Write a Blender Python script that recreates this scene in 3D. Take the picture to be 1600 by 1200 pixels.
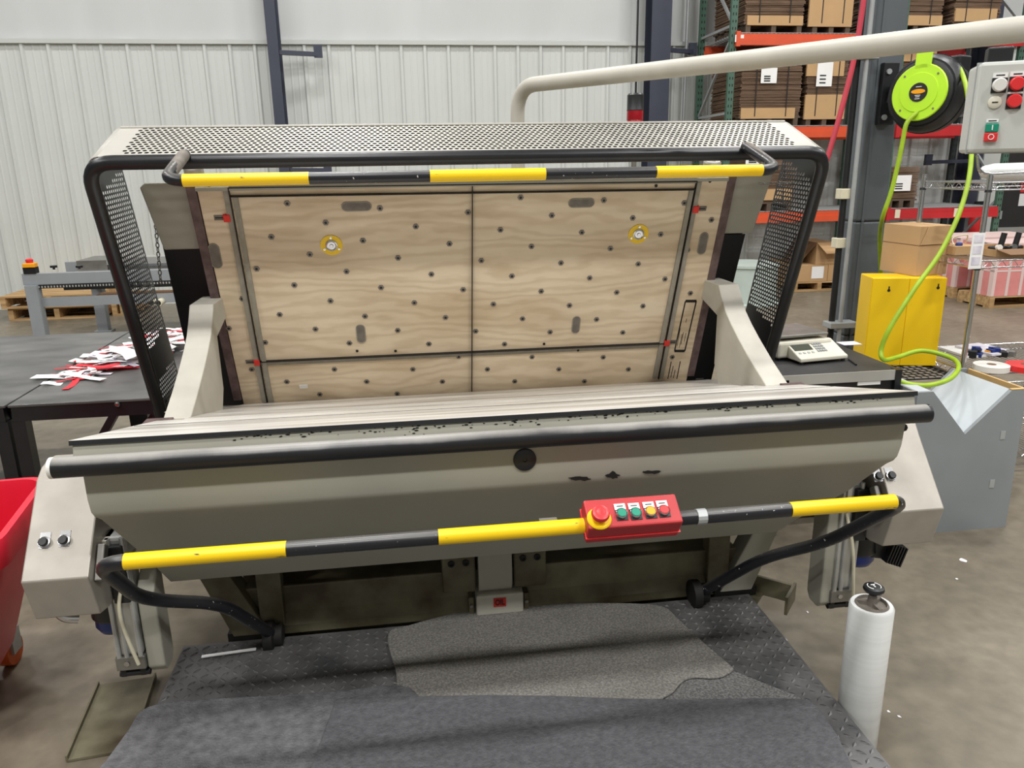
import bpy, bmesh, math, random
from mathutils import Vector, Matrix
R = math.radians
random.seed(7)
for o in list(bpy.data.objects): bpy.data.objects.remove(o)
scene = bpy.context.scene
COL = scene.collection

# ---------------------------------------------------------------- camera
YAW, PITCH, ROLL, FPX, CH = R(7.708), R(15.691), R(.9555), 1202.0, 1.69
cy_, sy_, cp_, sp_ = math.cos(YAW), math.sin(YAW), math.cos(PITCH), math.sin(PITCH)
FWD = Vector((sy_*cp_, cy_*cp_, -sp_)); RT0 = Vector((cy_, -sy_, 0)); DN0 = FWD.cross(RT0)
RGT = RT0*math.cos(ROLL) + DN0*math.sin(ROLL); DWN = -RT0*math.sin(ROLL) + DN0*math.cos(ROLL)
cam = bpy.data.cameras.new('camera'); camo = bpy.data.objects.new('camera', cam); COL.objects.link(camo)
cam.sensor_fit = 'HORIZONTAL'; cam.sensor_width = 36; cam.lens = 36*FPX/1600; cam.clip_start = .02
rot = Matrix((RGT, -DWN, -FWD)).transposed()
camo.matrix_world = Matrix.Translation((0, 0, CH)) @ rot.to_4x4()
scene.camera = camo

# ---------------------------------------------------------------- light
w = bpy.data.worlds.new('world'); scene.world = w; w.use_nodes = True
w.node_tree.nodes['Background'].inputs[0].default_value = (.93, .97, 1, 1)
w.node_tree.nodes['Background'].inputs[1].default_value = .45
def high_bay(x, y, z, watt, sx=1.2, sy=.45):
    l = bpy.data.lights.new('high_bay', 'AREA'); l.shape = 'RECTANGLE'; l.size = sx; l.size_y = sy
    l.energy = watt; l.color = (1, .992, .982)
    o = bpy.data.objects.new('high_bay_light', l); COL.objects.link(o); o.location = (x, y, z)
for x in (-6.5, -1.2, 4.1, 9.4):
    for y in (-2.6, 1.0, 4.6, 8.2):
        high_bay(x + (.5 if y > 3 else 0), y, 7.4, {-2.6: 230, 1.0: 165, 4.6: 140, 8.2: 118}[y])
scene.view_settings.view_transform = 'Standard'; scene.view_settings.look = 'None'
scene.view_settings.exposure = .12; scene.view_settings.gamma = 1
try: scene.view_settings.use_curve_mapping = False
except Exception: pass

# ---------------------------------------------------------------- helpers: photograph measurement -> world point
CO = Vector((0, 0, CH))
def ray(px, py): return RGT*((px-800)/FPX) + DWN*((py-600)/FPX) + FWD
def AY(px, py, Y): d = ray(px, py); return CO + d*(Y/d.y)
def AZ(px, py, Z): d = ray(px, py); return CO + d*((Z-CH)/d.z)
def AX(px, py, X): d = ray(px, py); return CO + d*(X/d.x)
def AP(px, py, p0, n): d = ray(px, py); return CO + d*((p0-CO).dot(n)/d.dot(n))

# ---------------------------------------------------------------- materials
def lin(c):
    return tuple(((v/255)/12.92 if v/255 <= .04045 else ((v/255+.055)/1.055)**2.4) for v in c) + (1,)
MATS = {}
def mat(name, rgb, rough=.5, metal=0, var=.12, scale=6, rgb2=None, bump=0, bscale=60, spec=.5, stretch=None, dust=None, trans=0, detail=5, lo=.35, hi=.7):
    if name in MATS: return MATS[name]
    m = bpy.data.materials.new(name); m.use_nodes = True; nt = m.node_tree; N = nt.nodes; L = nt.links
    b = N['Principled BSDF']; b.inputs['Roughness'].default_value = rough; b.inputs['Metallic'].default_value = metal
    b.inputs['Specular IOR Level'].default_value = spec
    if trans: b.inputs['Transmission Weight'].default_value = trans
    tc = N.new('ShaderNodeTexCoord'); mp = N.new('ShaderNodeMapping'); L.new(tc.outputs['Object'], mp.inputs[0])
    if stretch: mp.inputs['Scale'].default_value = stretch
    n = N.new('ShaderNodeTexNoise'); n.inputs['Scale'].default_value = scale; n.inputs['Detail'].default_value = detail
    L.new(mp.outputs[0], n.inputs[0])
    r = N.new('ShaderNodeValToRGB'); c = lin(rgb)
    c2 = lin(rgb2) if rgb2 else tuple(v*(1-var) for v in c[:3]) + (1,)
    r.color_ramp.elements[0].color = c2; r.color_ramp.elements[1].color = c
    r.color_ramp.elements[0].position = lo; r.color_ramp.elements[1].position = hi
    L.new(n.outputs[0], r.inputs[0]); out = r.outputs[0]
    if dust:     # pale dust and wear settled on upward faces, broken up by noise
        ge = N.new('ShaderNodeNewGeometry'); se = N.new('ShaderNodeSeparateXYZ'); L.new(ge.outputs['Normal'], se.inputs[0])
        n2 = N.new('ShaderNodeTexNoise'); n2.inputs['Scale'].default_value = 5; n2.inputs['Detail'].default_value = 6; L.new(tc.outputs['Object'], n2.inputs[0])
        a = N.new('ShaderNodeMath'); a.operation = 'MULTIPLY_ADD'; L.new(n2.outputs[0], a.inputs[0]); a.inputs[1].default_value = .9; L.new(se.outputs[2], a.inputs[2])
        mr = N.new('ShaderNodeMapRange'); L.new(a.outputs[0], mr.inputs[0]); mr.inputs[1].default_value = .9; mr.inputs[2].default_value = 1.42; mr.inputs[4].default_value = .8
        mx = N.new('ShaderNodeMixRGB'); L.new(mr.outputs[0], mx.inputs[0]); L.new(out, mx.inputs[1]); mx.inputs[2].default_value = lin(dust); out = mx.outputs[0]
    L.new(out, b.inputs['Base Color'])
    if bump:
        n3 = N.new('ShaderNodeTexNoise'); n3.inputs['Scale'].default_value = bscale; n3.inputs['Detail'].default_value = 4; L.new(mp.outputs[0], n3.inputs[0])
        bp = N.new('ShaderNodeBump'); bp.inputs['Strength'].default_value = bump; bp.inputs['Distance'].default_value = .01
        L.new(n3.outputs[0], bp.inputs['Height']); L.new(bp.outputs[0], b.inputs['Normal'])
    MATS[name] = m; return m
def wood_mat():
    m = bpy.data.materials.new('birch_plywood'); m.use_nodes = True; N = m.node_tree.nodes; L = m.node_tree.links; b = N['Principled BSDF']
    b.inputs['Roughness'].default_value = .55
    tc = N.new('ShaderNodeTexCoord'); mp = N.new('ShaderNodeMapping'); mp.inputs['Scale'].default_value = (.9, 3, 3.2); L.new(tc.outputs['Object'], mp.inputs[0])
    wv = N.new('ShaderNodeTexWave'); wv.bands_direction = 'Z'; wv.inputs['Scale'].default_value = 2.1; wv.inputs['Distortion'].default_value = 22; wv.inputs['Detail'].default_value = 4; wv.inputs['Detail Scale'].default_value = .8
    L.new(mp.outputs[0], wv.inputs[0])
    r = N.new('ShaderNodeValToRGB'); r.color_ramp.elements[0].color = lin((218, 198, 168)); r.color_ramp.elements[1].color = lin((230, 212, 184)); r.color_ramp.elements[0].position = .05; r.color_ramp.elements[1].position = .8
    L.new(wv.outputs[0], r.inputs[0])
    n = N.new('ShaderNodeTexNoise'); n.inputs['Scale'].default_value = 2.2; n.inputs['Detail'].default_value = 7; L.new(mp.outputs[0], n.inputs[0])
    r2 = N.new('ShaderNodeValToRGB'); r2.color_ramp.elements[0].color = lin((205, 190, 170)); r2.color_ramp.elements[1].color = (1, 1, 1, 1); r2.color_ramp.elements[0].position = .32; r2.color_ramp.elements[1].position = .6
    L.new(n.outputs[0], r2.inputs[0])
    mx = N.new('ShaderNodeMixRGB'); mx.blend_type = 'MULTIPLY'; mx.inputs[0].default_value = .5; L.new(r.outputs[0], mx.inputs[1]); L.new(r2.outputs[0], mx.inputs[2])
    L.new(mx.outputs[0], b.inputs['Base Color']); return m
M_wood = wood_mat()
M_press = mat('press_grey_paint', (168, 166, 152), .42, var=.1, scale=3)
M_press2 = mat('press_light_paint', (196, 192, 180), .45, var=.12, scale=9)
M_hood = mat('hood_cream_paint', (172, 169, 160), .45, var=.1, scale=9)
M_olive = mat('oily_base_paint', (128, 124, 100), .5, scale=5, rgb2=(72, 62, 42), bump=.1)
M_stain = mat('stainless_cover', (172, 166, 156), .38, .35, var=.12, scale=14)
M_black = mat('black_paint', (26, 27, 31), .32, var=.3, scale=20)
M_blackchip = mat('chipped_black_paint', (28, 29, 34), .32, scale=85, rgb2=(190, 188, 180), dust=(92, 90, 86), lo=.30, hi=.31)
M_roller = mat('black_roller_sleeve', (24, 25, 29), .38, var=.2, scale=10, dust=(162, 159, 153))
M_dark = mat('navy_steel_and_shaded_gap', (14, 16, 24), .5, var=.2)  # also colours the sheet that stands for the shaded gap beside the platen
M_void = mat('grimy_black_and_void', (22, 21, 18), .7, var=.3)  # also colours the sheet that stands for the dark void under the bed
M_yellow = mat('safety_yellow_tape', (247, 205, 12), .38, scale=42, rgb2=(84, 70, 24), stretch=(.3, 1, 1), lo=.295, hi=.325)
M_red = mat('red_enclosure', (186, 44, 48), .4, var=.15)
M_redbtn = mat('red_button', (226, 48, 50), .35, var=.05)
M_green = mat('green_button', (22, 140, 112), .35, var=.05)
M_amber = mat('amber_button', (246, 166, 20), .35, var=.05)
M_white = mat('white_plastic', (228, 226, 220), .45, var=.04)
M_paper = mat('white_paper', (238, 238, 236), .7, var=.04)
M_chrome = mat('chrome', (200, 200, 202), .22, 1, var=.05)
M_steel = mat('worn_steel', (150, 148, 142), .4, .7, var=.25, scale=12)
M_bed = mat('scuffed_bed_steel', (226, 223, 217), .4, .2, scale=2.2, rgb2=(168, 162, 152), stretch=(.5, 5, 5), bump=.04, bscale=30)
M_alu = mat('anodised_aluminium', (196, 196, 192), .35, .5, var=.08)
M_rubber = mat('grey_foam_strip', (158, 152, 138), .8, var=.15, scale=30)
M_hole = mat('grey_slot', (126, 119, 110), .7, var=.3, scale=30)
M_nut = mat('zinc_nut', (134, 128, 120), .5, .3, var=.2, scale=40)
M_ink = mat('black_ink', (22, 20, 18), .6, var=.05)
M_redfoam = mat('red_foam', (228, 58, 48), .7, var=.15, scale=50)
M_purple = mat('scuffed_chase_strip', (112, 92, 90), .6, scale=26, rgb2=(84, 66, 64))
M_tread = mat('tread_plate', (122, 121, 120), .38, .3, scale=5, rgb2=(78, 78, 79), bump=.12, bscale=90)
M_matA = mat('dusty_grey_mat', (138, 135, 129), .85, scale=150, rgb2=(102, 100, 96), bump=.6, bscale=170, lo=.38, hi=.66)
M_matB = mat('pebbled_mat', (122, 121, 119), .75, scale=150, rgb2=(84, 83, 82), bump=.8, bscale=200, lo=.4, hi=.62)
M_matC = mat('dark_mat', (108, 108, 110), .7, scale=40, rgb2=(76, 76, 78), bump=.5, bscale=150, lo=.3, hi=.75, detail=9)
M_matD = mat('darker_mat', (92, 92, 95), .7, scale=55, rgb2=(70, 70, 73), bump=.5, bscale=150, lo=.3, hi=.75, detail=9)
M_cable = mat('cream_tube', (222, 216, 190), .4, var=.05)
M_blue = mat('blue_cap', (24, 50, 128), .35, var=.15)
M_plastic = mat('black_plastic', (30, 31, 33), .4, var=.15)
M_lime = mat('lime_plastic', (190, 240, 50), .4, var=.05)
M_hose = mat('lime_hose', (158, 190, 34), .45, var=.2, scale=14)
M_redhose = mat('red_hose', (196, 62, 78), .45, var=.12)
M_col = mat('grey_column_paint', (92, 98, 102), .45, var=.1, scale=3)
M_navy = mat('navy_column_paint', (58, 62, 78), .5, var=.12, scale=3)
M_galv = mat('galvanised', (178, 182, 182), .4, .3, var=.12, scale=9)
M_cardb = mat('kraft_board', (190, 154, 110), .8, var=.08, scale=5)
M_cardd = mat('stacked_board_edges', (132, 106, 84), .85, scale=30, rgb2=(92, 72, 56), stretch=(.15, .15, 6))
M_carddk = mat('brown_carton', (126, 94, 66), .8, var=.12)
M_pallet = mat('pallet_wood', (206, 172, 122), .8, scale=6, rgb2=(160, 126, 84), stretch=(.3, 4, 4))
M_palletdk = mat('old_pallet_wood', (92, 78, 64), .85, var=.25)
M_orange = mat('orange_beam', (214, 82, 44), .5, var=.1)
M_rackred = mat('red_beam', (186, 38, 42), .5, var=.12)
M_rackgreen = mat('green_upright', (72, 104, 88), .55, var=.15)
M_rackdk = mat('dark_upright', (38, 46, 46), .55, var=.15)
M_wall = mat('white_wall_panel', (206, 209, 205), .5, var=.05, scale=1.5)
M_hall = mat('hall_wall_grey', (170, 172, 170), .6, var=.05, scale=1.5)
M_insul = mat('white_vinyl_insulation', (202, 204, 203), .6, var=.06, scale=1.2, bump=.5, bscale=2.5, stretch=(1.5, 1, .5))
M_cabinet = mat('yellow_cabinet', (244, 200, 8), .38, var=.04)
M_greybin = mat('grey_painted_plywood', (140, 145, 148), .55, var=.1, scale=4)
M_greylin = mat('pale_grey_lining', (186, 192, 196), .5, var=.08, scale=4)
M_ply = mat('raw_ply_edge', (200, 164, 108), .7, var=.1)
M_cart = mat('black_worktop', (54, 54, 55), .5, scale=5, rgb2=(36, 36, 37), bump=.05)
M_table = mat('scuffed_tabletop_with_sheen', (104, 103, 101), .3, scale=3.5, rgb2=(58, 58, 58), stretch=(1, 2, 1), lo=.3, hi=.75, detail=9)  # scuffs, with the wall's pale reflection also put into the grey
M_cream = mat('cream_scale_plastic', (222, 218, 200), .45, var=.05)
M_lcd = mat('lcd_glass', (70, 72, 70), .2, var=.1)
M_encl = mat('light_grey_enclosure', (198, 200, 194), .42, var=.04)
M_redbin = mat('red_bin_plastic', (214, 26, 52), .42, var=.1, scale=5)
M_orangew = mat('orange_caster', (220, 96, 30), .5)
M_conv = mat('conveyor_grey', (146, 150, 154), .42, var=.08)
M_redscrap = mat('red_paper', (206, 36, 50), .6, var=.1)
M_lilac = mat('printed_paper', (196, 190, 206), .6, scale=20, rgb2=(230, 226, 232))
M_pink = mat('pink_carton', (234, 150, 146), .6, var=.12, scale=8)
M_pinkw = mat('pale_pink_wrap', (236, 210, 204), .5, var=.05)
M_film = mat('stretch_film', (224, 226, 224), .22, var=.1, scale=3, stretch=(.4, .4, 14))
M_beaconred = mat('beacon_red', (164, 20, 34), .25, var=.2)
M_doorblk = mat('dark_door', (52, 50, 50), .4, var=.1)
M_oilred = mat('red_label', (206, 52, 40), .5, var=.1)
M_greenlit = mat('green_sign', (60, 200, 90), .5)
M_teal = mat('pale_drum', (186, 198, 190), .5, var=.1)
def floor_mat():
    m = bpy.data.materials.new('sealed_concrete'); m.use_nodes = True; N = m.node_tree.nodes; L = m.node_tree.links; b = N['Principled BSDF']
    tc = N.new('ShaderNodeTexCoord')
    n = N.new('ShaderNodeTexNoise'); n.inputs['Scale'].default_value = .9; n.inputs['Detail'].default_value = 9; n.inputs['Roughness'].default_value = .65; L.new(tc.outputs['Object'], n.inputs[0])
    r = N.new('ShaderNodeValToRGB'); r.color_ramp.elements[0].color = lin((100, 93, 80)); r.color_ramp.elements[1].color = lin((140, 131, 115)); r.color_ramp.elements[0].position = .3; r.color_ramp.elements[1].position = .7
    L.new(n.outputs[0], r.inputs[0])
    n2 = N.new('ShaderNodeTexNoise'); n2.inputs['Scale'].default_value = 14; n2.inputs['Detail'].default_value = 8; L.new(tc.outputs['Object'], n2.inputs[0])
    r2 = N.new('ShaderNodeValToRGB'); r2.color_ramp.elements[0].color = (.62, .6, .56, 1); r2.color_ramp.elements[1].color = (1.08, 1.07, 1.05, 1); r2.color_ramp.elements[0].position = .3; r2.color_ramp.elements[1].position = .66
    L.new(n2.outputs[0], r2.inputs[0])
    mx = N.new('ShaderNodeMixRGB'); mx.blend_type = 'MULTIPLY'; mx.inputs[0].default_value = .6; L.new(r.outputs[0], mx.inputs[1]); L.new(r2.outputs[0], mx.inputs[2])
    L.new(mx.outputs[0], b.inputs['Base Color'])
    mr = N.new('ShaderNodeMapRange'); L.new(n.outputs[0], mr.inputs[0]); mr.inputs[3].default_value = .32; mr.inputs[4].default_value = .5; L.new(mr.outputs[0], b.inputs['Roughness'])
    return m
M_floor = floor_mat()

# ---------------------------------------------------------------- geometry builder
def fillet(pts, rad, n=6):
    pts = [Vector(p) for p in pts]; out = [pts[0]]
    for i in range(1, len(pts)-1):
        a, p, c = pts[i-1], pts[i], pts[i+1]; r = rad[i-1] if isinstance(rad, (list, tuple)) else rad
        u = (a-p); v = (c-p); d = min(r, u.length*.48, v.length*.48); u = u.normalized()*d; v = v.normalized()*d
        for k in range(n+1):
            t = k/n; out.append(p + u*(1-t)**2 + v*t**2)
    out.append(pts[-1]); return out
class G:
    def __init__(s): s.v = []; s.f = []
    def add(s, vs, fs):
        b = len(s.v); s.v += [tuple(p) for p in vs]; s.f += [tuple(i+b for i in f) for f in fs]; return s
    def box(s, x0, x1, y0, y1, z0, z1):
        return s.add([(x0,y0,z0),(x1,y0,z0),(x1,y1,z0),(x0,y1,z0),(x0,y0,z1),(x1,y0,z1),(x1,y1,z1),(x0,y1,z1)],
                     [(0,3,2,1),(4,5,6,7),(0,1,5,4),(1,2,6,5),(2,3,7,6),(3,0,4,7)])
    def obox(s, c, ux, uy, uz, sx, sy, sz):
        c = Vector(c); X = Vector(ux).normalized()*sx/2; Y = Vector(uy).normalized()*sy/2; Z = Vector(uz).normalized()*sz/2
        return s.add([c+a*X+b*Y+d*Z for d in (-1,1) for a,b in ((-1,-1),(1,-1),(1,1),(-1,1))],
                     [(0,3,2,1),(4,5,6,7),(0,1,5,4),(1,2,6,5),(2,3,7,6),(3,0,4,7)])
    def ext(s, poly, d):           # polygon of points extruded by vector d
        n = len(poly); P = [Vector(p) for p in poly]; d = Vector(d)
        return s.add(P + [p+d for p in P], [tuple(range(n))[::-1], tuple(range(n, 2*n))] + [(i, (i+1) % n, n+(i+1) % n, n+i) for i in range(n)])
    def bar(s, a, b, w, h, up=(0,0,1)):
        a = Vector(a); b = Vector(b); d = b-a; u = Vector(up); x = d.cross(u).normalized(); u = x.cross(d).normalized()
        return s.obox((a+b)/2, x, d, u, w, d.length, h)
    def tube(s, path, r, n=12, cap=True, closed=False):
        P = [Vector(p) for p in path]; m = len(P); vs = []; fs = []; prev = None
        for i, p in enumerate(P):
            if closed: t = P[(i+1) % m]-P[i-1]
            else: t = P[min(i+1, m-1)]-P[max(i-1, 0)]
            t.normalize()
            if prev is None:
                a = Vector((0,0,1)) if abs(t.z) < .9 else Vector((1,0,0)); x = t.cross(a).normalized()
            else: x = (prev - t*prev.dot(t)).normalized()
            prev = x; y = t.cross(x); rr = r[i] if isinstance(r, (list, tuple)) else r
            vs += [p + (x*math.cos(k*2*math.pi/n) + y*math.sin(k*2*math.pi/n))*rr for k in range(n)]
        for i in range(m if closed else m-1):
            j = (i+1) % m
            fs += [(i*n+k, i*n+(k+1) % n, j*n+(k+1) % n, j*n+k) for k in range(n)]
        if cap and not closed: fs += [tuple(range(n))[::-1], tuple(range((m-1)*n, m*n))]
        return s.add(vs, fs)
    def lathe(s, o, ax, prof, n=24):  # prof: (radius, height along ax)
        o = Vector(o); t = Vector(ax).normalized(); a = Vector((0,0,1)) if abs(t.z) < .9 else Vector((1,0,0)); x = t.cross(a).normalized(); y = t.cross(x)
        vs = []; fs = []; m = len(prof)
        for r, h in prof: vs += [o + t*h + (x*math.cos(k*2*math.pi/n) + y*math.sin(k*2*math.pi/n))*max(r, 1e-5) for k in range(n)]
        for i in range(m-1): fs += [(i*n+k, i*n+(k+1) % n, (i+1)*n+(k+1) % n, (i+1)*n+k) for k in range(n)]
        fs += [tuple(range(n))[::-1], tuple(range((m-1)*n, m*n))]
        return s.add(vs, fs)
    def mesh(s, name):
        me = bpy.data.meshes.new(name); me.from_pydata(s.v, [], s.f); me.validate()
        bm = bmesh.new(); bm.from_mesh(me); bmesh.ops.recalc_face_normals(bm, faces=bm.faces); bm.to_mesh(me); bm.free(); return me
    def build(s, name, m, parent=None, smooth=None, bevel=0, seg=2):
        me = s.mesh(name); me.materials.append(m); o = bpy.data.objects.new(name, me); COL.objects.link(o)
        if smooth is not None:
            for p in me.polygons: p.use_smooth = True
            bm = bmesh.new(); bm.from_mesh(me)
            for e in bm.edges:
                if len(e.link_faces) == 2 and e.calc_face_angle(0) > R(smooth): e.smooth = False
            bm.to_mesh(me); bm.free()
        if bevel:
            b = o.modifiers.new('bevel', 'BEVEL'); b.width = bevel; b.segments = seg; b.limit_method = 'ANGLE'; b.angle_limit = R(35)
        if parent: attach(o, parent)
        return o
def attach(o, parent):
    o.parent = parent
    o.matrix_parent_inverse = world(parent).inverted()
def world(o):
    return (world(o.parent) @ o.matrix_parent_inverse @ o.matrix_basis) if o.parent else o.matrix_basis.copy()
def tag(o, label, cat, group=None, kind=None):
    if label: o['label'] = label
    if cat: o['category'] = cat
    if group: o['group'] = group
    if kind: o['kind'] = kind
    return o
def thing(name, loc, label, cat, group=None):
    o = bpy.data.objects.new(name, None); COL.objects.link(o); o.location = loc; o.empty_display_size = .1
    return tag(o, label, cat, group)
def copy_at(src, name, loc, parent=None, rotz=0, scale=None, mat_=None):
    o = src.copy(); o.name = name; COL.objects.link(o); o.parent = None; o.matrix_parent_inverse.identity()
    o.location = loc; o.rotation_euler = (0, 0, rotz)
    if scale: o.scale = scale
    if parent: attach(o, parent)
    return o
def inst(name, me, loc, parent=None, rot=None, scale=None):
    o = bpy.data.objects.new(name, me); COL.objects.link(o); o.location = loc
    if rot is not None: o.rotation_euler = rot
    if scale: o.scale = scale
    if parent: attach(o, parent)
    return o
def mmesh(g, name, m, smooth=None):
    o = g.build(name, m, None, smooth); me = o.data; bpy.data.objects.remove(o); return me
def cyl(g, a, b, r, n=16): return g.tube([a, b], r, n)
def perf(name, m, parent, O, U, V, lu, lv, pu, pv, ru, rv, mask=lambda u, v: True, thick=.0025):
    O = Vector(O); U = Vector(U).normalized(); V = Vector(V).normalized(); g = G(); nv = int(lv/pv)
    hx = [(math.cos(R(22.5+45*k)), math.sin(R(22.5+45*k))) for k in range(8)]
    for j in range(nv):
        v0 = lv*j/nv; v1 = lv*(j+1)/nv; off = (pu/2 if j % 2 else 0); u = -off
        while u < lu - 1e-6:
            a = max(u, 0); b = min(u+pu, lu); P = lambda x, y: O+U*x+V*y
            cs = [P(b, v1), P(a, v1), P(a, v0), P(b, v0)]
            if b-a > pu*.9 and mask((a+b)/2, (v0+v1)/2):
                cu = (a+b)/2; cv = (v0+v1)/2; hs = [P(cu+ru*x, cv+rv*y) for x, y in hx]
                g.add(cs+hs, [(0, 1, 4+2, 4+1), (1, 2, 4+4, 4+3), (2, 3, 4+6, 4+5), (3, 0, 4+0, 4+7), (0, 5, 4), (1, 7, 6), (2, 9, 8), (3, 11, 10)])
            else: g.add(cs, [(0, 1, 2, 3)])
            u += pu
    me = bpy.data.meshes.new(name); me.from_pydata(g.v, [], g.f); me.materials.append(m)
    o = bpy.data.objects.new(name, me); COL.objects.link(o)
    me.materials.append(M_black); so = o.modifiers.new('thick', 'SOLIDIFY'); so.thickness = thick; so.material_offset = 1; so.material_offset_rim = 1  # hole walls and back face in black: shade of the holes put into colour
    attach(o, parent); return o
def text(name, s, m, parent, o3, ux, uy, h, sx=1.0, depth=.0008):
    c = bpy.data.curves.new(name, 'FONT'); c.body = s; c.size = h; c.align_x = 'CENTER'; c.align_y = 'CENTER'; c.extrude = depth; c.offset = h*.02
    t = bpy.data.objects.new(name+'_tmp', c); COL.objects.link(t); dg = bpy.context.evaluated_depsgraph_get(); dg.update()
    me = bpy.data.meshes.new_from_object(t.evaluated_get(dg)); bpy.data.objects.remove(t)
    ux = Vector(ux).normalized(); uy = Vector(uy).normalized(); uz = ux.cross(uy)
    M = Matrix((ux*sx, uy, uz)).transposed().to_4x4(); M.translation = o3; me.transform(M)
    me.materials.clear(); me.materials.append(m); o = bpy.data.objects.new(name, me); COL.objects.link(o); attach(o, parent); return o

# ================================================================ SETTING
fl = G().box(-16, 20, -8, 10.9, -.1, 0).build('floor', M_floor); tag(fl, 'worn grey-brown sealed concrete floor', None, None, 'structure')
WY = 10.85
wall = G().box(-16, 20, WY, WY+.12, 0, 3.28).build('wall_back', M_wall); tag(wall, 'white ribbed metal liner wall panels', None, None, 'structure')
# one ribbed panel (three ribs, flats and fine stiffening ribs), copied along the wall
def panel_profile():
    pts = []; pit = .305
    for k in range(3):
        x = k*pit
        pts += [(x, 0), (x+.075, 0), (x+.081, .004), (x+.095, .004), (x+.101, 0), (x+.165, 0), (x+.171, .004), (x+.185, .004), (x+.191, 0), (x+.24, 0), (x+.258, .03), (x+.287, .03), (x+.305, 0)]
    return pts
pg = G(); pr = panel_profile(); nn = len(pr)
pg.add([(x, -y, z) for z in (0, 3.24) for x, y in pr], [(i, i+1, nn+i+1, nn+i) for i in range(nn-1)])
pme = mmesh(pg, 'wall_panel', M_wall)
x = -16.04; i = 0
while x < 19:
    inst('wall_panel', pme, (x, WY-.002, 0), wall); x += .915
sg = G()
sme = mmesh(G().lathe((0, 0, 0), (0, -1, 0), [(.012, 0), (.012, .004), (.006, .008)], 6), 'panel_screw', M_galv)
trim = G().ext([(-16, WY, 3.24), (-16, WY-.05, 3.24), (-16, WY-.055, 3.29), (-16, WY, 3.30)], (36, 0, 0)).build('trim_1', M_wall); tag(trim, 'white metal cap trim along the top of the wall panels', None, None, 'structure')
ins = G(); nx, nz = 180, 14
ins.add([(-16+36*a/nx, WY+.06 - .05*abs(math.sin(a*.62))**.5 - .012*math.sin(a*1.9+b), 3.28+5.2*b/nz) for b in range(nz+1) for a in range(nx+1)],
        [(b*(nx+1)+a, b*(nx+1)+a+1, (b+1)*(nx+1)+a+1, (b+1)*(nx+1)+a) for b in range(nz) for a in range(nx)])
ino = ins.build('wall_upper', M_insul, smooth=60); tag(ino, 'white vinyl-faced insulation above the wall panels', None, None, 'structure')
cl = G().box(-16, 20, -8, 11, 8.0, 8.1).build('ceiling', M_insul); tag(cl, 'white insulated hall ceiling', None, None, 'structure')
for nm, b_ in (('wall_left', (-16.1, -16, -8, 11, 0, 8)), ('wall_right', (20, 20.1, -8, 11, 0, 8)), ('wall_front', (-16, 20, -8.1, -8, 0, 8))):
    tag(G().box(*b_).build(nm, M_hall), 'plain grey hall wall outside the view', None, None, 'structure')
def steel_col(x0, x1, label, arms, cat='column'):
    t = thing('steel_column', ((x0+x1)/2, WY-.3, 0), label, cat)
    G().box(x0, x1, WY-.36, WY-.345, 0, 7).build('front_flange', M_navy, t)
    G().box((x0+x1)/2-.006, (x0+x1)/2+.006, WY-.345, WY-.06, 0, 7).build('web', M_navy, t)
    G().box(x0, x1, WY-.075, WY-.06, 0, 7).build('rear_flange', M_navy, t)
    for (xa, xb, z) in arms:
        G().bar((xa, WY-.30, z), (xb, WY-.22, z-.01), .06, .05).box(min(xb-.05, xb+.05), max(xb-.05, xb+.05), WY-.25, WY-.2, z-.05, z+.1).build('bracket_arm', M_navy, t)
    return t
c1 = AY(411, 0, WY-.36); c1b = AY(428, 0, WY-.36)
steel_col(c1.x, c1b.x, 'narrow dark navy steel column against the white wall, left', [(c1b.x, AY(497, 80, WY-.22).x, AY(470, 83, WY-.25).z), (c1b.x, AY(512, 262, WY-.22).x, AY(480, 265, WY-.25).z)])
c2 = AY(1016, 130, WY-.36); c2b = AY(1049, 50, WY-.36)
steel_col(c2.x, c2b.x, 'wide dark navy steel column behind the beige pipe', [(c2b.x, c2b.x+.35, 3.15)])
c3 = AY(1512, 300, WY-.36); c3b = AY(1528, 300, WY-.36)
steel_col(c3.x, c3b.x, 'dark navy steel column behind the pallet rack and lime hose', [(c3.x, AY(1450, 250, WY-.22).x, AY(1480, 252, WY-.25).z)])
g = G(); p = AY(997, 0, WY-.2); g.tube([(p.x, WY-.2, 7), (p.x, WY-.2, 2.2)], .014, 8)
tag(g.build('wall_cable', M_black), 'thin black cable hanging down the wall beside the navy column', 'cable')
p = AY(1073, 60, WY-.15); tag(G().tube([(p.x, WY-.15, 7), (p.x, WY-.15, 0)], .022, 10).build('wall_conduit', M_galv, smooth=40), 'slim grey conduit on the wall right of the wide navy column', 'pipe')
# door at the far right
dx0 = AY(1556, 330, WY-.08).x; dt = thing('door_1', (dx0+.5, WY-.08, 0), 'dark door with white frame at the far right', None); dt['kind'] = 'structure'
G().box(dx0, dx0+1.0, WY-.10, WY-.06, 0, 2.1).build('door_leaf', M_doorblk, dt)
G().box(dx0-.1, dx0, WY-.12, WY-.02, 0, 2.2).box(dx0+1, dx0+1.1, WY-.12, WY-.02, 0, 2.2).box(dx0-.1, dx0+1.1, WY-.12, WY-.02, 2.1, 2.2).build('door_frame', M_white, dt)
G().box(dx0, dx0+1, WY-.125, WY-.1, .62, .7).build('push_bar', M_alu, dt)
p = AY(1597, 292, WY-.1)
G().box(p.x-.02, p.x+.28, WY-.104, WY-.1, p.z-.08, p.z+.08).build('red_sign', M_redbtn, dt); text('sign_letter', 'S', M_ink, dt, Vector((p.x+.03, WY-.106, p.z)), (1, 0, 0), (0, 0, 1), .15)
G().box(p.x-.02, p.x+.28, WY-.104, WY-.1, p.z-.28, p.z-.1).build('white_sign', M_paper, dt)
p = AY(1560, 320, WY-.08)
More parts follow.
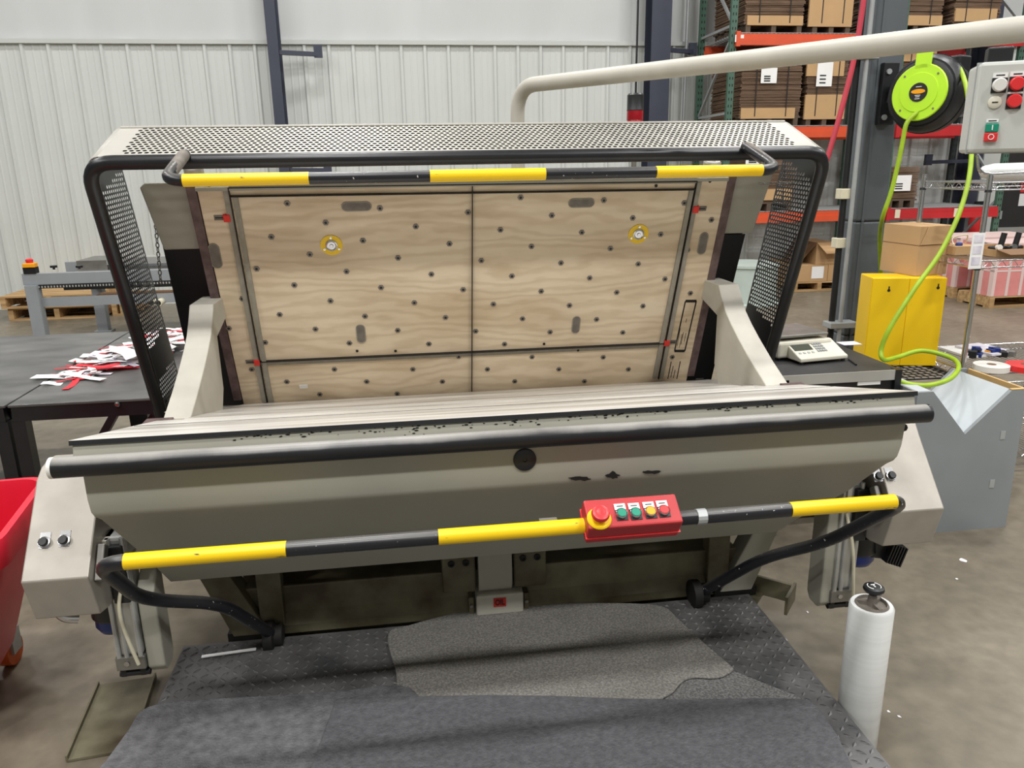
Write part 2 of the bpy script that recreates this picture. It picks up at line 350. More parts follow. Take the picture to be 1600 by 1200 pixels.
gs = thing('wall_switch', (p.x, WY-.05, p.z), 'green-lit exit device on the white post beside the dark door', 'switch')
px_ = AY(1551, 330, WY-.2).x
G().box(px_-.22, px_+.16, WY-.14, WY-.03, 0, 2.6).build('post', M_wall, gs)
p = AY(1560, 319, WY-.145); G().box(p.x-.03, p.x+.03, WY-.16, WY-.14, p.z-.05, p.z+.05).build('green_light', M_greenlit, gs)
p = AY(1559, 336, WY-.145); G().box(p.x-.05, p.x+.05, WY-.17, WY-.14, p.z-.06, p.z+.06).build('grey_box', M_galv, gs)

# ================================================================ DIE-CUTTING PRESS
X0 = .28
press = thing('die_cutting_press', (X0, 2.9, 0), 'large grey clamshell die-cutting press with perforated hood and black-yellow safety bars', 'machine')
def mir(x): return 2*X0 - x
BL, BR = -.845, 1.425                      # bed sides
BT = R(13.9); BF = Vector((0, 1.925, 1.06))  # bed tilt and front edge
def bed(x, s, h=0): return Vector((x, BF.y + s*math.cos(BT) + h*math.sin(BT), BF.z - s*math.sin(BT) + h*math.cos(BT)))
BLEN = 1.56
def bedslab(x0, x1, s0, s1, h0, h1):
    g = G(); P = [bed(x, s, h) for h in (h0, h1) for x, s in ((x0, s0), (x1, s0), (x1, s1), (x0, s1))]
    return g.add(P, [(0,3,2,1),(4,5,6,7),(0,1,5,4),(1,2,6,5),(2,3,7,6),(3,0,4,7)])
# bed body: front strip, sloping back under the plate
bb = G(); prof = [(1.925, 1.048), (1.909, .985), (2.05, .95), (2.3, .62), (3.40, .40), bed(0, BLEN, -.012)[1:]]
bb.ext([(BL+.005, y, z) for y, z in prof], (BR-BL-.01, 0, 0)).build('bed_frame', M_press, press, bevel=.004)
bp = bedslab(BL, BR, 0, BLEN, -.012, 0).build('bed_plate', M_bed, press)
bedslab(BL, BR, -.002, .004, -.013, -.001).build('plate_edge', M_plastic, bp)
for a, b in ((.42, .428), (.8, .806)):
    bedslab(BL+.01, BR-.01, a, b, 0, .0015).build('plate_seam', M_steel, bp)
bedslab(BL+.10, BR-.2, .62, BLEN-.05, 0, .004).build('cutting_sheet', M_bed, press)
for px, py in ((1204, 596), (1092, 592)):
    q = AP(px, py, bed(0, 0), Vector((0, math.sin(BT), math.cos(BT)))); bedslab(q.x-.02, q.x+.02, (q.y-BF.y)/math.cos(BT)-.012, (q.y-BF.y)/math.cos(BT)+.012, 0, .012).build('plate_clip', M_steel, press)
# chipped paint along the bed's front strip and on the skirt
random.seed(3)
ch = G()
for k in range(150):
    c = random.random(); xx = BL + .4 + 1.8*c + random.gauss(0, .03); zz = 1.046 - abs(random.gauss(0, .007)) * (1.5 if .12 < c < .45 else .7); rr = random.uniform(.001, .0036)
    ch.ext([(xx+rr*1.7*math.cos(a)*random.uniform(.6, 1.2), 1.9245-(1.048-max(1.0, zz))*.254, max(1.0, zz)+rr*.6*math.sin(a)) for a in [k2*1.0472 for k2 in range(6)]], (0, -.0009, 0))
o = ch.build('paint_chips', M_void, press); o['kind'] = 'stuff'
# padded roller bar along the front edge
rl = Vector((0, 1.878, 1.008))
ro = G().tube([(-.868, rl.y, rl.z), (1.424, rl.y, rl.z)], .026, 28).build('roller_bar', M_roller, press, smooth=40)
G().lathe((-.868, rl.y, rl.z), (-1, 0, 0), [(.0262, 0), (.0262, .009), (.017, .012)], 24).build('white_end_cap', M_white, ro, smooth=40)
G().lathe((1.424, rl.y, rl.z), (1, 0, 0), [(.0262, 0), (.0262, .008), (.022, .01)], 24).build('end_cap', M_black, ro, smooth=40)
G().tube([(1.40, 1.93, .95), (1.425, 1.98, .93), (1.42, 2.05, .96)], .012, 8).build('roller_spring', M_black, ro)
# front skirt: vertical face, soft bend, underside sloping back
sk = G(); sp = [(1.915, .99, -.822, 1.395), (1.922, .90, -.825, 1.395), (1.930, .862, -.825, 1.392), (1.940, .845, -.822, 1.388), (1.958, .829, -.815, 1.38), (2.06, .70, -.79, 1.33), (2.14, .60, -.775, 1.26), (2.22, .493, -.758, 1.19)]
ny = [1.909, 1.905, 1.906, 1.913, 1.930, 2.034, 2.114, 2.194]
sp = [(Y_, CH-(CH-z)*Y_/y, a*Y_/y, b*Y_/y) for (y, z, a, b), Y_ in zip(sp, ny)]   # skirt leaned out partway, shaped to catch more of the light
vs = []
for y, z, a, b in sp: vs += [(a, y, z), (b, y, z)]
n = len(sp)
for y, z, a, b in sp: vs += [(a, y+.12, z+.02), (b, y+.12, z+.02)]
fs = [(2*i, 2*i+1, 2*i+3, 2*i+2) for i in range(n-1)] + [(2*n+2*i, 2*n+2*i+2, 2*n+2*i+3, 2*n+2*i+1) for i in range(n-1)]
fs += [(2*i, 2*i+2, 2*n+2*i+2, 2*n+2*i) for i in range(n-1)] + [(2*i+1, 2*n+2*i+1, 2*n+2*i+3, 2*i+3) for i in range(n-1)]
fs += [(0, 2*n, 2*n+1, 1), (2*n-2, 2*n-1, 4*n-1, 4*n-2)]
sk.add(vs, fs); skirt = sk.build('front_skirt', M_press, press, smooth=32)
p = AY(820, 718, 1.905)
G().lathe(p, (0, -1, .06), [(.031, -.004), (.031, .003), (.029, .0045), (.006, .0045), (.005, .002)], 28).build('round_plug', M_plastic, skirt, smooth=40)
for (cx, cy, ww, hh, sd) in ((906, 747, 19, 4, 1), (957, 742, 11, 6, 2), (1018, 737, 16, 3, 3)):
    random.seed(sd); q = [AY(cx+ww*math.cos(a)*random.uniform(.6, 1.1), cy+hh*math.sin(a)*random.uniform(.5, 1.2), 1.9075) for a in [k*.3927 for k in range(16)]]
    G().ext(q, (0, -.0045, 0)).build('paint_chip', M_void, skirt)
q = AY(855, 809, 1.95); G().obox(q+Vector((0, -.012, 0)), (1, 0, 0), (0, 1, 0), (0, 0, 1), .05, .012, .006).build('drip_ledge', M_press2, skirt)

# ---- front safety bail
by, bz, br = 1.70, .834, .0185
L = [Vector((X0, by, bz)), Vector((-.735, by, bz)), AY(222, 938, 2.0), AY(345, 942, 2.12), AY(428, 993, 2.34)]
Rr = [Vector((X0, by, bz)), Vector((1.275, by, bz)), AY(1290, 848, 2.0), AY(1195, 870, 2.12), AY(1092, 927, 2.34)]
bail = G().tube(fillet(L, [.075, .12, .09]), br, 18).tube(fillet(Rr, [.075, .12, .09]), br, 18).build('front_safety_bar', M_blackchip, press, smooth=40)
def band(px0, px1, y, z, par):
    a = AY(px0, 281 if y > 2 else 840, y).x; b = AY(px1, 281 if y > 2 else 840, y).x
    G().tube([(a, y, z), (b, y, z)], br+.0009, 20).build('yellow_band', M_yellow, par, smooth=40)
def bandx(a, b, y, z, par, r): G().tube([(a, y, z), (b, y, z)], r+.0009, 20).build('yellow_band', M_yellow, par, smooth=40)
for a, b in ((189, 442), (685, 912), (1230, 1395)):
    bandx(AY(a, 840, by).x, AY(b, 800, by).x, by, bz, bail, br)
q = AY(1095, 802, by); G().tube([(q.x-.012, by, bz), (q.x+.012, by, bz)], br+.002, 14).build('tape_scrap', M_galv, bail)
q = AY(565/1600*360+380-120, 940, 2.1)
for pt in (L[-1], Rr[-1]):
    G().lathe(pt+Vector((0, 0, 0)), (1, 0, 0), [(.05, -.03), (.05, 0), (.035, .005), (.035, .03)], 18).build('bail_pivot', M_void, press, smooth=40)
# red control box on the bail
cA = AY(918, 845, by-.05); cB = AY(1060, 832, by-.05)
bx0, bx1 = AY(912, 815, by).x, AY(1056, 800, by).x
tiltn = Vector((0, -.55, .835)).normalized(); tu = Vector((0, .835, .55)).normalized()
cc = Vector(((bx0+bx1)/2, by-.004, bz+.012))
cb = G().obox(cc, (1, 0, 0), tu, tiltn, bx1-bx0, .082, .07).build('control_box', M_red, press, bevel=.005)
G().obox(cc-tiltn*.012, (1, 0, 0), tu, tiltn, bx1-bx0+.004, .086, .004).build('box_seam', M_redbtn, cb)
def face(px, py): return AP(px, py, cc+tiltn*.035, tiltn)
es = face(936, 811)
G().lathe(es, tiltn, [(.030, 0), (.030, .003), (.027, .006), (.016, .006)], 28).build('yellow_ring', M_yellow, cb, smooth=40)
G().lathe(es, tiltn, [(.0125, 0), (.0125, .016), (.021, .018), (.0225, .024), (.020, .031), (.012, .034), (.009, .033)], 28).build('emergency_stop_button', M_redbtn, cb, smooth=40)
for (px, py, mm) in ((971, 804, M_green), (993, 803, M_green), (1016, 801, M_amber), (1037, 799, M_redbtn)):
    c = face(px, py)
    G().obox(c+tu*.006+tiltn*.001, (1, 0, 0), tu, tiltn, .028, .046, .002).build('button_label_plate', M_plastic, cb)
    G().obox(c+tu*.021+tiltn*.0022, (1, 0, 0), tu, tiltn, .028, .017, .0012).build('white_label', M_paper, cb)
    G().obox(c+tu*.022+tiltn*.0032, (1, 0, 0), tu, tiltn, .016, .0025, .0006).build('label_print', M_ink, cb)
    G().lathe(c, tiltn, [(.0145, .002), (.0145, .008), (.0125, .010), (.0118, .0085)], 24).build('button_bezel', M_chrome, cb, smooth=40)
    G().lathe(c, tiltn, [(.0117, .004), (.0117, .009), (.0105, .0105)], 20).build('push_button', mm, cb, smooth=40)

# ---- upper platen and curved side arms
DN = Vector((0, -.935, -.355)).normalized()     # board normal, facing the operator
DU = Vector((0, -.355, .935)).normalized()      # up along the board
D0 = Vector((X0, 3.09, 1.60))
def brd(x, u, d=0): return Vector((x, 0, 0)) + Vector((0, D0.y, D0.z)) + DU*u + DN*d
def AB(px, py, d=0): return AP(px, py, D0+DN*d, DN)
def BU(p): return (p-Vector((p.x, D0.y, D0.z))).dot(DU)
def bslab(x0, x1, u0, u1, d0, d1):
    P = [brd(x, u, d) for d in (d0, d1) for x, u in ((x0, u0), (x1, u0), (x1, u1), (x0, u1))]
    return G().add(P, [(0,3,2,1),(4,5,6,7),(0,1,5,4),(1,2,6,5),(2,3,7,6),(3,0,4,7)])
plat = bslab(-.71, mir(-.71), -.98, -.02, -.13, -.02).build('platen', M_press, press, bevel=.006)
for sgn in (0, 1):
    xa = -.962 if not sgn else mir(-.962); xb = -.70 if not sgn else mir(-.70)
    pts = [brd(xb, .05, -.03), brd(xa+(.02 if not sgn else -.02), .05, -.03), brd(xa, .033, -.03), brd(xa+(.03 if not sgn else -.03), -.222, -.03), brd(xb, -.222, -.03)]
    G().ext(pts, (0, .17, 0)).build('platen_flange', M_press, press, bevel=.006)
    dk = [AB(*p, -.10) for p in (((256, 392), (291, 545), (301, 592), (318, 660)) if not sgn else ((1163, 372), (1134, 489), (1124, 540), (1105, 620)))]
    u0, u1 = BU(dk[0]), BU(dk[-1])
    G().ext([brd(xb, u0+.02, -.10)]+[dk[0]+DU*.02]+dk+[brd(xb, u1, -.10)], -DN*.12).build('shaded_gap_sheet', M_dark, press)  # dark sheet in place of the open gap, its shade put into the colour
    # curved arm, swept profile
    ox0, ox1 = (-.835, -.745) if not sgn else (mir(-.745), mir(-.835))
    top = [(2.60, .895), (2.74, .955), (2.86, 1.015), (2.94, 1.06), (3.0, 1.10), (3.04, 1.14), (3.07, 1.175), (3.09, 1.20), (3.3, 1.20)]
    bot = [(3.3, 1.12), (3.09, 1.07), (3.09, .86), (3.01, .745), (2.60, .86)]
    G().ext([(ox0, y, z) for y, z in top+bot], (ox1-ox0, 0, 0)).build('side_arm', M_press2, press, bevel=.004)
    # clamp cap
    kx = AB(303, 268, -.10).x if not sgn else AB(1112, 260, -.10).x; kh = BU(AB(303, 258, -.10)) if not sgn else BU(AB(1112, 251, -.10))
    G().lathe(brd(kx, .0, -.10), DU, [(.036, -.01), (.036, kh-.006), (.03, kh), (.012, kh), (.012, kh-.004)], 20).build('clamp_cap', M_press2, press, smooth=40)
    sx_ = -.79 if not sgn else mir(-.79)
    bslab(min(sx_, sx_+(.035 if not sgn else -.035)), max(sx_, sx_+(.035 if not sgn else -.035)), -.95, .05, -.03, .004).build('chase_strip', M_purple, press, bevel=.002)
bslab(-.755, mir(-.755), .030, .044, -.03, .01).build('top_chase_rail', M_press, press)

# ---- hood: bent tube frame, perforated top and side panels
hx0, hx1 = -1.035, mir(-1.035)
def hp(x, u): return Vector((x, 2.832, 1.728)) + DU*u
tr = .0245
fr = fillet([hp(hx0, -1.09), hp(hx0, 0), hp(hx1, 0), hp(hx1, -1.09)], .085, 8)
hood_tube = G().tube(fr, tr, 16).build('hood_frame_tube', M_black, press, smooth=40)
HB = AY(700, 195, 3.12); tv = Vector((0, 3.12-2.842, HB.z-1.748)); tl = tv.length
tm = .075
perf('hood_top_panel', M_hood, press, (hx0+.035, 2.842, 1.748), (1, 0, 0), tv, hx1-hx0-.07, tl, .0215, .0205, .0082, .0078, lambda u, v: tm < u < hx1-hx0-.07-tm and .012 < v < tl-.004, .009)
G().tube([(hx0+.035, 2.842+tv.y, 1.748+tv.z), (hx1-.035, 2.842+tv.y, 1.748+tv.z)], .006, 8).build('hood_back_lip', M_hood, press)
for sgn in (0, 1):
    hx = hx0-.002 if not sgn else hx1+.002
    # rounded corner gusset joining top panel to side panel
    cx = hx0+.035 if not sgn else hx1-.035; o1 = Vector((cx, 2.842, 1.748)); sg_ = -1 if not sgn else 1
    gg = G(); P = []
    for k in range(7):
        a = k/6*math.pi/2; P += [o1+Vector((sg_*.036*math.sin(a), 0, -.036*(1-math.cos(a)))), o1+tv+Vector((sg_*.036*math.sin(a), 0, -.036*(1-math.cos(a))))]
    gg.add(P, [(2*i, 2*i+1, 2*i+3, 2*i+2) for i in range(6)]); c_ = gg.build('hood_corner', M_hood, press, smooth=60)
    c_.modifiers.new('thick', 'SOLIDIFY').thickness = .003
    # side panel: u runs back, v runs down along the frame
    O = hp(hx, -.01) + Vector((0, 0, 0)); sl = .335; dl = 1.08
    def msk(u, v):
        if u < .026 or u > sl-.008 or v < .03 or v > dl-.03: return False
        if v < .125-.32*u: return False
        return not (.79-.23*u < v < .935-.15*u)
    def msk2(u, v): return msk(u, v)
    perf('hood_side_panel', M_black, press, O, (0, 1, .05), -DU, sl, dl, .0205, .0185, .0082, .0073, msk2, .0014)
# light chain between platen and left panel
lk = mmesh(G().tube([(.006*math.cos(a), 0, .011*math.sin(a)) for a in [k*math.pi/6 for k in range(12)]], .0022, 6, closed=True), 'chain_link', M_steel, 60)
q0 = AY(241, 325, 3.27); q1 = AY(251, 440, 3.27); n = 17
chn = thing('hanging_chain', (q0.x, q0.y, q1.z), 'short steel chain hanging beside the left platen flange', 'chain')
for k in range(n):
    inst('chain_link', lk, q0.lerp(q1, k/(n-1)), chn, (0, 0, R(45 + 90*(k % 2))))
q0 = AY(1188, 287, 3.02); q1 = AY(1262, 285, 3.0); c2n = thing('hanging_chain', q0, 'thin chain stretched to the right perforated side panel', 'chain')
for k in range(13): inst('chain_link', lk, q0.lerp(q1, k/12), c2n, (R(90*(k % 2)), R(90), 0), (.6, .6, .8))

# ---- upper safety bail
ty, tz, tr2 = 2.545, 1.669, .0185
Lh = [Vector((X0, ty, tz)), Vector((-.715, ty, tz)), Vector((-.712, 2.815, 1.752))]
Rh = [Vector((X0, ty, tz)), Vector((1.268, ty, tz)), Vector((1.262, 2.815, 1.752))]
ub = G().tube(fillet(Lh, .07), tr2, 18).tube(fillet(Rh, .07), tr2, 18).build('upper_safety_bar', M_blackchip, press, smooth=40)
for a, b in ((-.715, 0), (1.268, 0)):
    s = 1 if a < 0 else -1
    G().tube([Vector((a+s*.0004, 2.625, tz+.0225)), Vector((a+s*.003, 2.80, 1.748))], tr2+.0012, 18).build('worn_bracket_sleeve', M_hole, ub, smooth=40)
for a, b in ((286, 482), (672, 852), (1024, 1190)):
    bandx(AY(a, 281, ty).x, AY(b, 266, ty).x, ty, tz, ub, tr2)

# ---- base, hinge and oil block
bY = 2.42
G().box(-.62, 1.15, bY, bY+.16, 0, .335).build('base_beam', M_olive, press, bevel=.006)
G().ext([(-.62, bY-.03, .17), (-.62, bY-.03, .20), (-.62, bY, .235), (-.62, bY, .17)], (1.77, 0, 0)).build('base_foot_rail', M_olive, press)
G().box(-.62, 1.15, bY+.22, bY+.26, .3, .66).build('dark_recess_sheet', M_void, press)  # black sheet standing for the shade of the recess behind the beam
hx_ = lambda px, py, Y: AY(px, py, Y).x
G().ext([(hx_(748, 900, 2.36), y, z) for y, z in ((2.36, .52), (2.36, .315), (2.37, .285), (2.39, .265), (2.43, .26), (2.5, .3), (2.5, .52))], (hx_(800, 890, 2.36)-hx_(748, 900, 2.36), 0, 0)).build('hinge_lug', M_press, press, smooth=40)
for a, b in ((691, 743), (803, 853)):
    blk = G().box(hx_(a, 900, 2.39), hx_(b, 900, 2.39), 2.385, 2.5, .27, .42).build('hinge_block', M_olive, press, bevel=.006)
    for t in (.28, .72):
        xx = hx_(a, 900, 2.39)*(1-t)+hx_(b, 900, 2.39)*t
        G().lathe((xx, 2.385, .385), (0, -1, 0), [(.012, -.005), (.012, .006), (.007, .006), (.006, .001)], 12).build('socket_bolt', M_void, blk)
oil = G().box(hx_(744, 940, 2.37), hx_(818, 940, 2.37), 2.365, 2.5, .1, .262).build('oil_block', M_press2, press, bevel=.008)
pl = AY(781, 941, 2.364)
G().obox(pl, (1, 0, -.01), (0, 1, 0), (0, 0, 1), .044, .002, .034).build('red_oil_label', M_oilred, oil)
text('oil_lettering', 'OIL', M_ink, oil, pl+Vector((0, -.0022, 0)), (1, 0, 0), (0, 0, 1), .03, .72)
for a in (736, 822):
    xx = hx_(a, 940, 2.39); s = G().box(xx-.009, xx+.009, 2.378, 2.44, .1, .25).build('oil_block_bracket', M_olive, press, bevel=.003)
    for z in (.16, .22): G().lathe((xx, 2.375, z), (0, -1, 0), [(.006, 0), (.006, .004)], 8).build('bracket_bolt', M_steel, s)
q = AY(490, 897, 2.63); G().box(q.x-.05, q.x+.05, 2.635, 2.64, q.z-.02, q.z+.025).build('rating_plate', M_plastic, press)
# sloping legs of the base frame, each side
for sgn in (0, 1):
    f = (lambda x: x) if not sgn else mir
    P = [(f(-.78), .56), (f(-.70), .56), (f(-.52), .18), (f(-.64), .18)]
    G().ext([(x, 2.38, z) for x, z in P], (0, .08, 0)).build('base_leg', M_olive if not sgn else M_press, press, bevel=.004)
    G().box(min(f(-.66), f(-.5)), max(f(-.66), f(-.5)), 2.385, 2.62, 0, .19).build('base_foot', M_void, press)
    G().box(min(f(-.55), f(-.47)), max(f(-.55), f(-.47)), 2.39, 2.45, .17, .5).build('pivot_bracket', M_olive, press, bevel=.004)
    # hanging flat bar and pneumatic cylinder
    xb = -.825 if not sgn else mir(-.79)-.035
    G().ext([(xb, 2.12, .52 if not sgn else .60), (xb, 2.12, .27), (xb, 2.14, .245), (xb, 2.19, .245), (xb, 2.21, .27), (xb, 2.21, .60)], (.05, 0, 0)).build('hanging_flat_bar', M_press, press, bevel=.006)
    xc = -.868 if not sgn else mir(-.868)-.04
    cylp = G().box(xc-.038, xc+.038, 2.12, 2.19, .315, .70).build('pneumatic_cylinder', M_alu, press, bevel=.01)
    for d in (-.03, -.008, .03): G().tube([(xc+d, 2.115, .315), (xc+d, 2.115, .70)], .007, 8).build('cylinder_rib', M_alu, cylp, smooth=40)
    G().box(xc-.042, xc+.042, 2.11, 2.2, .272, .316).build('cylinder_end_block', M_steel, cylp, bevel=.003)
    G().lathe((xc-.01, 2.109, .296), (0, -1, 0), [(.008, 0), (.008, .003), (.004, .003)], 12).build('port_screw', M_chrome, cylp)
    G().tube([(xc-.04, 2.13, .252), (xc+.045, 2.13, .252)], .011, 10).box(xc-.035, xc-.02, 2.12, 2.15, .245, .275).box(xc+.02, xc+.035, 2.12, 2.15, .245, .275).build('clevis_pin', M_black, cylp, smooth=40)
    G().tube(fillet([(xc+.028, 2.095, .30), (xc+.012, 2.085, .40), (xc+.0, 2.085, .5), (xc-.02 if sgn else xc+.03, 2.11, .60)], .05), .0055, 8).build('air_tube', M_cable, cylp, smooth=50)
    # end housing with rounded top
    h0, h1 = (-1.055, -.885) if not sgn else (mir(-.885), mir(-1.055))
    pf = [(2.30, .895), (2.25, .90), (2.205, .892), (2.165, .868), (2.135, .83), (1.985, .652), (2.02, .52), (2.09, .505), (2.30, .505)]
    hs = G().ext([(h0, y, z) for y, z in pf], (h1-h0, 0, 0)).build('end_housing', M_stain, press, bevel=.004)
    fn = Vector((0, -.178, .15)); fn = Vector((0, -.765, .645)).normalized(); fu = Vector((0, .645, .765)).normalized()
    for px, py in (((70, 848), (101, 845)) if not sgn else ((1371, 745), (1391, 744))):
        c = AP(px, py, Vector((0, 2.06, .741)), fn)
        G().obox(c+fu*.006, (1, 0, 0), fu, fn, .027, .044, .003).build('knob_plate', M_chrome, hs)
        G().lathe(c, fn, [(.0155, .001), (.0155, .008), (.013, .0085)], 22).build('knob_bezel', M_chrome, hs, smooth=40)
        G().lathe(c, fn, [(.0122, .004), (.0122, .014), (.010, .016)], 18).build('knob', M_plastic, hs, smooth=40)
    # bracket, limit switch and blue-capped lubricator under the housing
    xi = h1 if not sgn else h0; s_ = 1 if not sgn else -1
    G().obox((xi+s_*.012, 2.05, .66), (1, 0, 0), (0, .6, .8), (0, -.8, .6), .02, .10, .03).build('switch_bracket', M_steel, press, bevel=.003)
    G().box(min(xi+s_*.005, xi+s_*.05), max(xi+s_*.005, xi+s_*.05), 2.1, 2.2, .5, .68).build('limit_switch', M_plastic, press, bevel=.004)
    xm = (h0+h1)/2 + s_*.04
    lub = G().lathe((xm, 2.22, .50), (0, -.1, -1), [(.05, 0), (.05, .03), (.062, .035), (.062, .09), (.055, .10)], 22).build('lubricator_body', M_plastic, press, smooth=40)
    G().lathe((xm, 2.22, .41), (0, -.1, -1), [(.058, 0), (.058, .035), (.045, .055), (.02, .062)], 24).build('blue_cap', M_blue, lub, smooth=50)
    if sgn:
        q = AY(1368, 850, 2.2)
        for k in range(6): G().obox((q.x+.015+k*.010, 2.16, q.z-.005-k*.004), (1, 0, -.3), (0, 1, 0), (.3, 0, 1), .005, .05, .07).build('motor_fin', M_plastic, lub)
        G().obox((q.x+.02, 2.19, q.z-.01), (1, 0, -.2), (0, 1, 0), (.2, 0, 1), .11, .06, .06).build('motor_block', M_plastic, lub, bevel=.006)
        G().tube([(q.x+.06, 2.18, q.z+.02), (q.x+.095, 2.17, q.z+.02)], .012, 10).build('motor_plug', M_plastic, lub)
    if not sgn:
        G().tube(fillet([(h0-.02, 2.15, .49), (h0+.03, 2.12, .46), (h0+.06, 2.13, .45)], .03), .016, 10).build('air_fitting', M_chrome, lub, smooth=50)
    # copper-coloured side cover seen between housing and skirt
    f0, f1 = (-.885, -.80) if not sgn else (mir(-.80), mir(-.885))
    G().box(f0, f1, 2.22, 2.6, .66, .9).build('side_cover', M_purple, press)
    G().box(f0, f1, 2.1, 2.55, .615, .63).box(f0, f0+.012, 2.1, 2.55, .63, .70).build('side_tray', M_press2, press)
# drip channel behind the platform, right and left
tr_ = G(); a = AZ(1165, 925, .20); b = AZ(1215, 905, .22)
G().obox((1.23, 2.42, .18), (.75, -.65, 0), (.65, .75, 0), (0, 0, 1), .26, .012, .07).obox((1.14, 2.46, .15), (.75, -.65, 0), (.65, .75, 0), (0, 0, 1), .26, .16, .008).obox((1.31, 2.30, .18), (.65, .75, 0), (-.75, .65, 0), (0, 0, 1), .12, .01, .07).build('drip_channel', M_olive, press)
# ---- swing arm pipe, control cabinet and warning beacon
ap = fillet([(.535, 3.62, .9), (.535, 3.62, 2.04), (1.545, 1.872, 2.0), (1.70, 1.60, 1.995)], [.13, .02], 10)
G().tube(ap, .0315, 22).build('swing_arm_pipe', M_press2, press, smooth=40)
bc = Vector((1.045, 3.5, 1.78))
be = G().lathe(bc, (0, 0, 1), [(.036, 0), (.036, .10), (.0345, .104), (.036, .108), (.036, .145)], 24).build('beacon_lens', M_beaconred, press, smooth=30)
G().lathe(bc+Vector((0, 0, .145)), (0, 0, 1), [(.037, 0), (.037, .004), (.036, .006), (.036, .065), (.03, .072)], 24).build('beacon_cap', M_plastic, be, smooth=30)
G().tube([(1.045, 3.5, 1.5), (1.045, 3.5, 1.79)], .012, 10).build('beacon_stem', M_steel, be)
ec = thing('control_cabinet', (1.5, 1.75, 1.70), 'light grey control cabinet with red and white buttons hung from the beige pipe', 'control box')
ea = R(27); en = Vector((-math.sin(ea), -math.cos(ea), 0)); eu = Vector((math.cos(ea), -math.sin(ea), 0)); ez = Vector((0, 0, 1))
e0 = CO + ray(1520, 168)*1.74
def EP(px, py): return AP(px, py, e0, en)
b0_ = EP(1514, 239); t0_ = EP(1533, 97); eh = t0_.z-b0_.z; x0_ = b0_
def EB(p, w_, h_, d0, d1): return G().obox(p+en*(d0+d1)/2, eu, en, ez, w_, abs(d1-d0), h_)
bxE = G().ext([x0_, x0_+eu*.40, x0_+eu*.40-en*.13, x0_-en*.13], (0, 0, eh)).build('cabinet_body', M_encl, ec, bevel=.008)
G().ext([x0_-eu*.002-en*.03-ez*.002, x0_+eu*.402-en*.03-ez*.002, x0_+eu*.402-en*.035-ez*.002, x0_-eu*.002-en*.035-ez*.002], (0, 0, eh+.004)).build('cabinet_seam', M_galv, bxE)
ht = x0_+eu*.20-en*.07; G().tube([Vector((ht.x, ht.y, x0_.z+eh-.01)), Vector((ht.x, ht.y, 1.99))], .022, 14).build('hanger_stub', M_press2, ec, smooth=40)
q = EP(1568, 82)-en*.04; EB(Vector((q.x, q.y, x0_.z+eh+.015)), .05, .035, -.02, .02).build('hanger_bracket', M_plastic, ec, bevel=.004)
for (px, py, mm, pl_) in ((1561, 133, M_white, 1), (1588, 131, M_redbtn, 1), (1584, 158, M_redbtn, 1), (1554, 160, M_cream, 0)):
    c = EP(px, py)
    if pl_:
        EB(c-ez*.001, .030, .031, 0, .002).build('button_plate', M_plastic, ec)
        EB(c+ez*.0205, .029, .010, 0, .0018).build('white_label', M_paper, ec); EB(c+ez*.0205, .017, .0026, .0018, .0024).build('label_print', M_ink, ec)
    G().lathe(c, en, [(.0145, 0), (.0145, .010), (.0125, .013)] if pl_ else [(.0135, 0), (.0135, .003), (.012, .004)], 24).build('push_button', mm, ec, smooth=40)
    if not pl_: EB(c, .012, .0024, .0038, .0048).build('plug_print', M_ink, ec)
c = EP(1549, 200); c2_ = EP(1548, 213); c2_ = Vector((c.x, c.y, c.z-.0195))
EB(c, .026, .019, 0, .009).build('green_start_button', M_green, ec, bevel=.002); text('start_mark', 'I', M_paper, ec, c+en*.0098, eu, ez, .015)
EB(c2_, .026, .019, 0, .009).build('red_stop_button', M_redbtn, ec, bevel=.002)
G().tube([c2_+en*.0092+eu*.0055*math.cos(a)+ez*.0055*math.sin(a) for a in [k*.5236 for k in range(12)]], .0009, 6, closed=True).build('stop_mark', M_paper, ec)
EB(c+ez*.0155, .024, .007, 0, .0016).build('white_label', M_paper, ec); EB(c+ez*.0155, .016, .002, .0016, .0022).build('label_print', M_ink, ec)

# ================================================================ CUTTING DIE (plywood die board on the platen)
die = thing('cutting_die', brd(X0, -.95), 'birch plywood cutting die board with steel rule lines mounted in the open press', 'die board')
wl, wr = AB(296, 289).x, AB(1136, 275).x
ut = BU(AB(700, 283)); TH = .016
G().add([], [])
bd = bslab(-.752, mir(-.752)+.005, -.985, ut, -.02, -.0005).build('die_board', M_wood, die, bevel=.002)
def strip(p, q, wd, hgt, name, m, par=None, off=0):
    a = AB(*p); b = AB(*q); d = (b-a).normalized(); x = d.cross(DN).normalized(); c = (a+b)/2
    G().obox(c+x*off+DN*(hgt/2-.0008), d, x, DN, (b-a).length, wd, hgt).build(name, m, par or die)
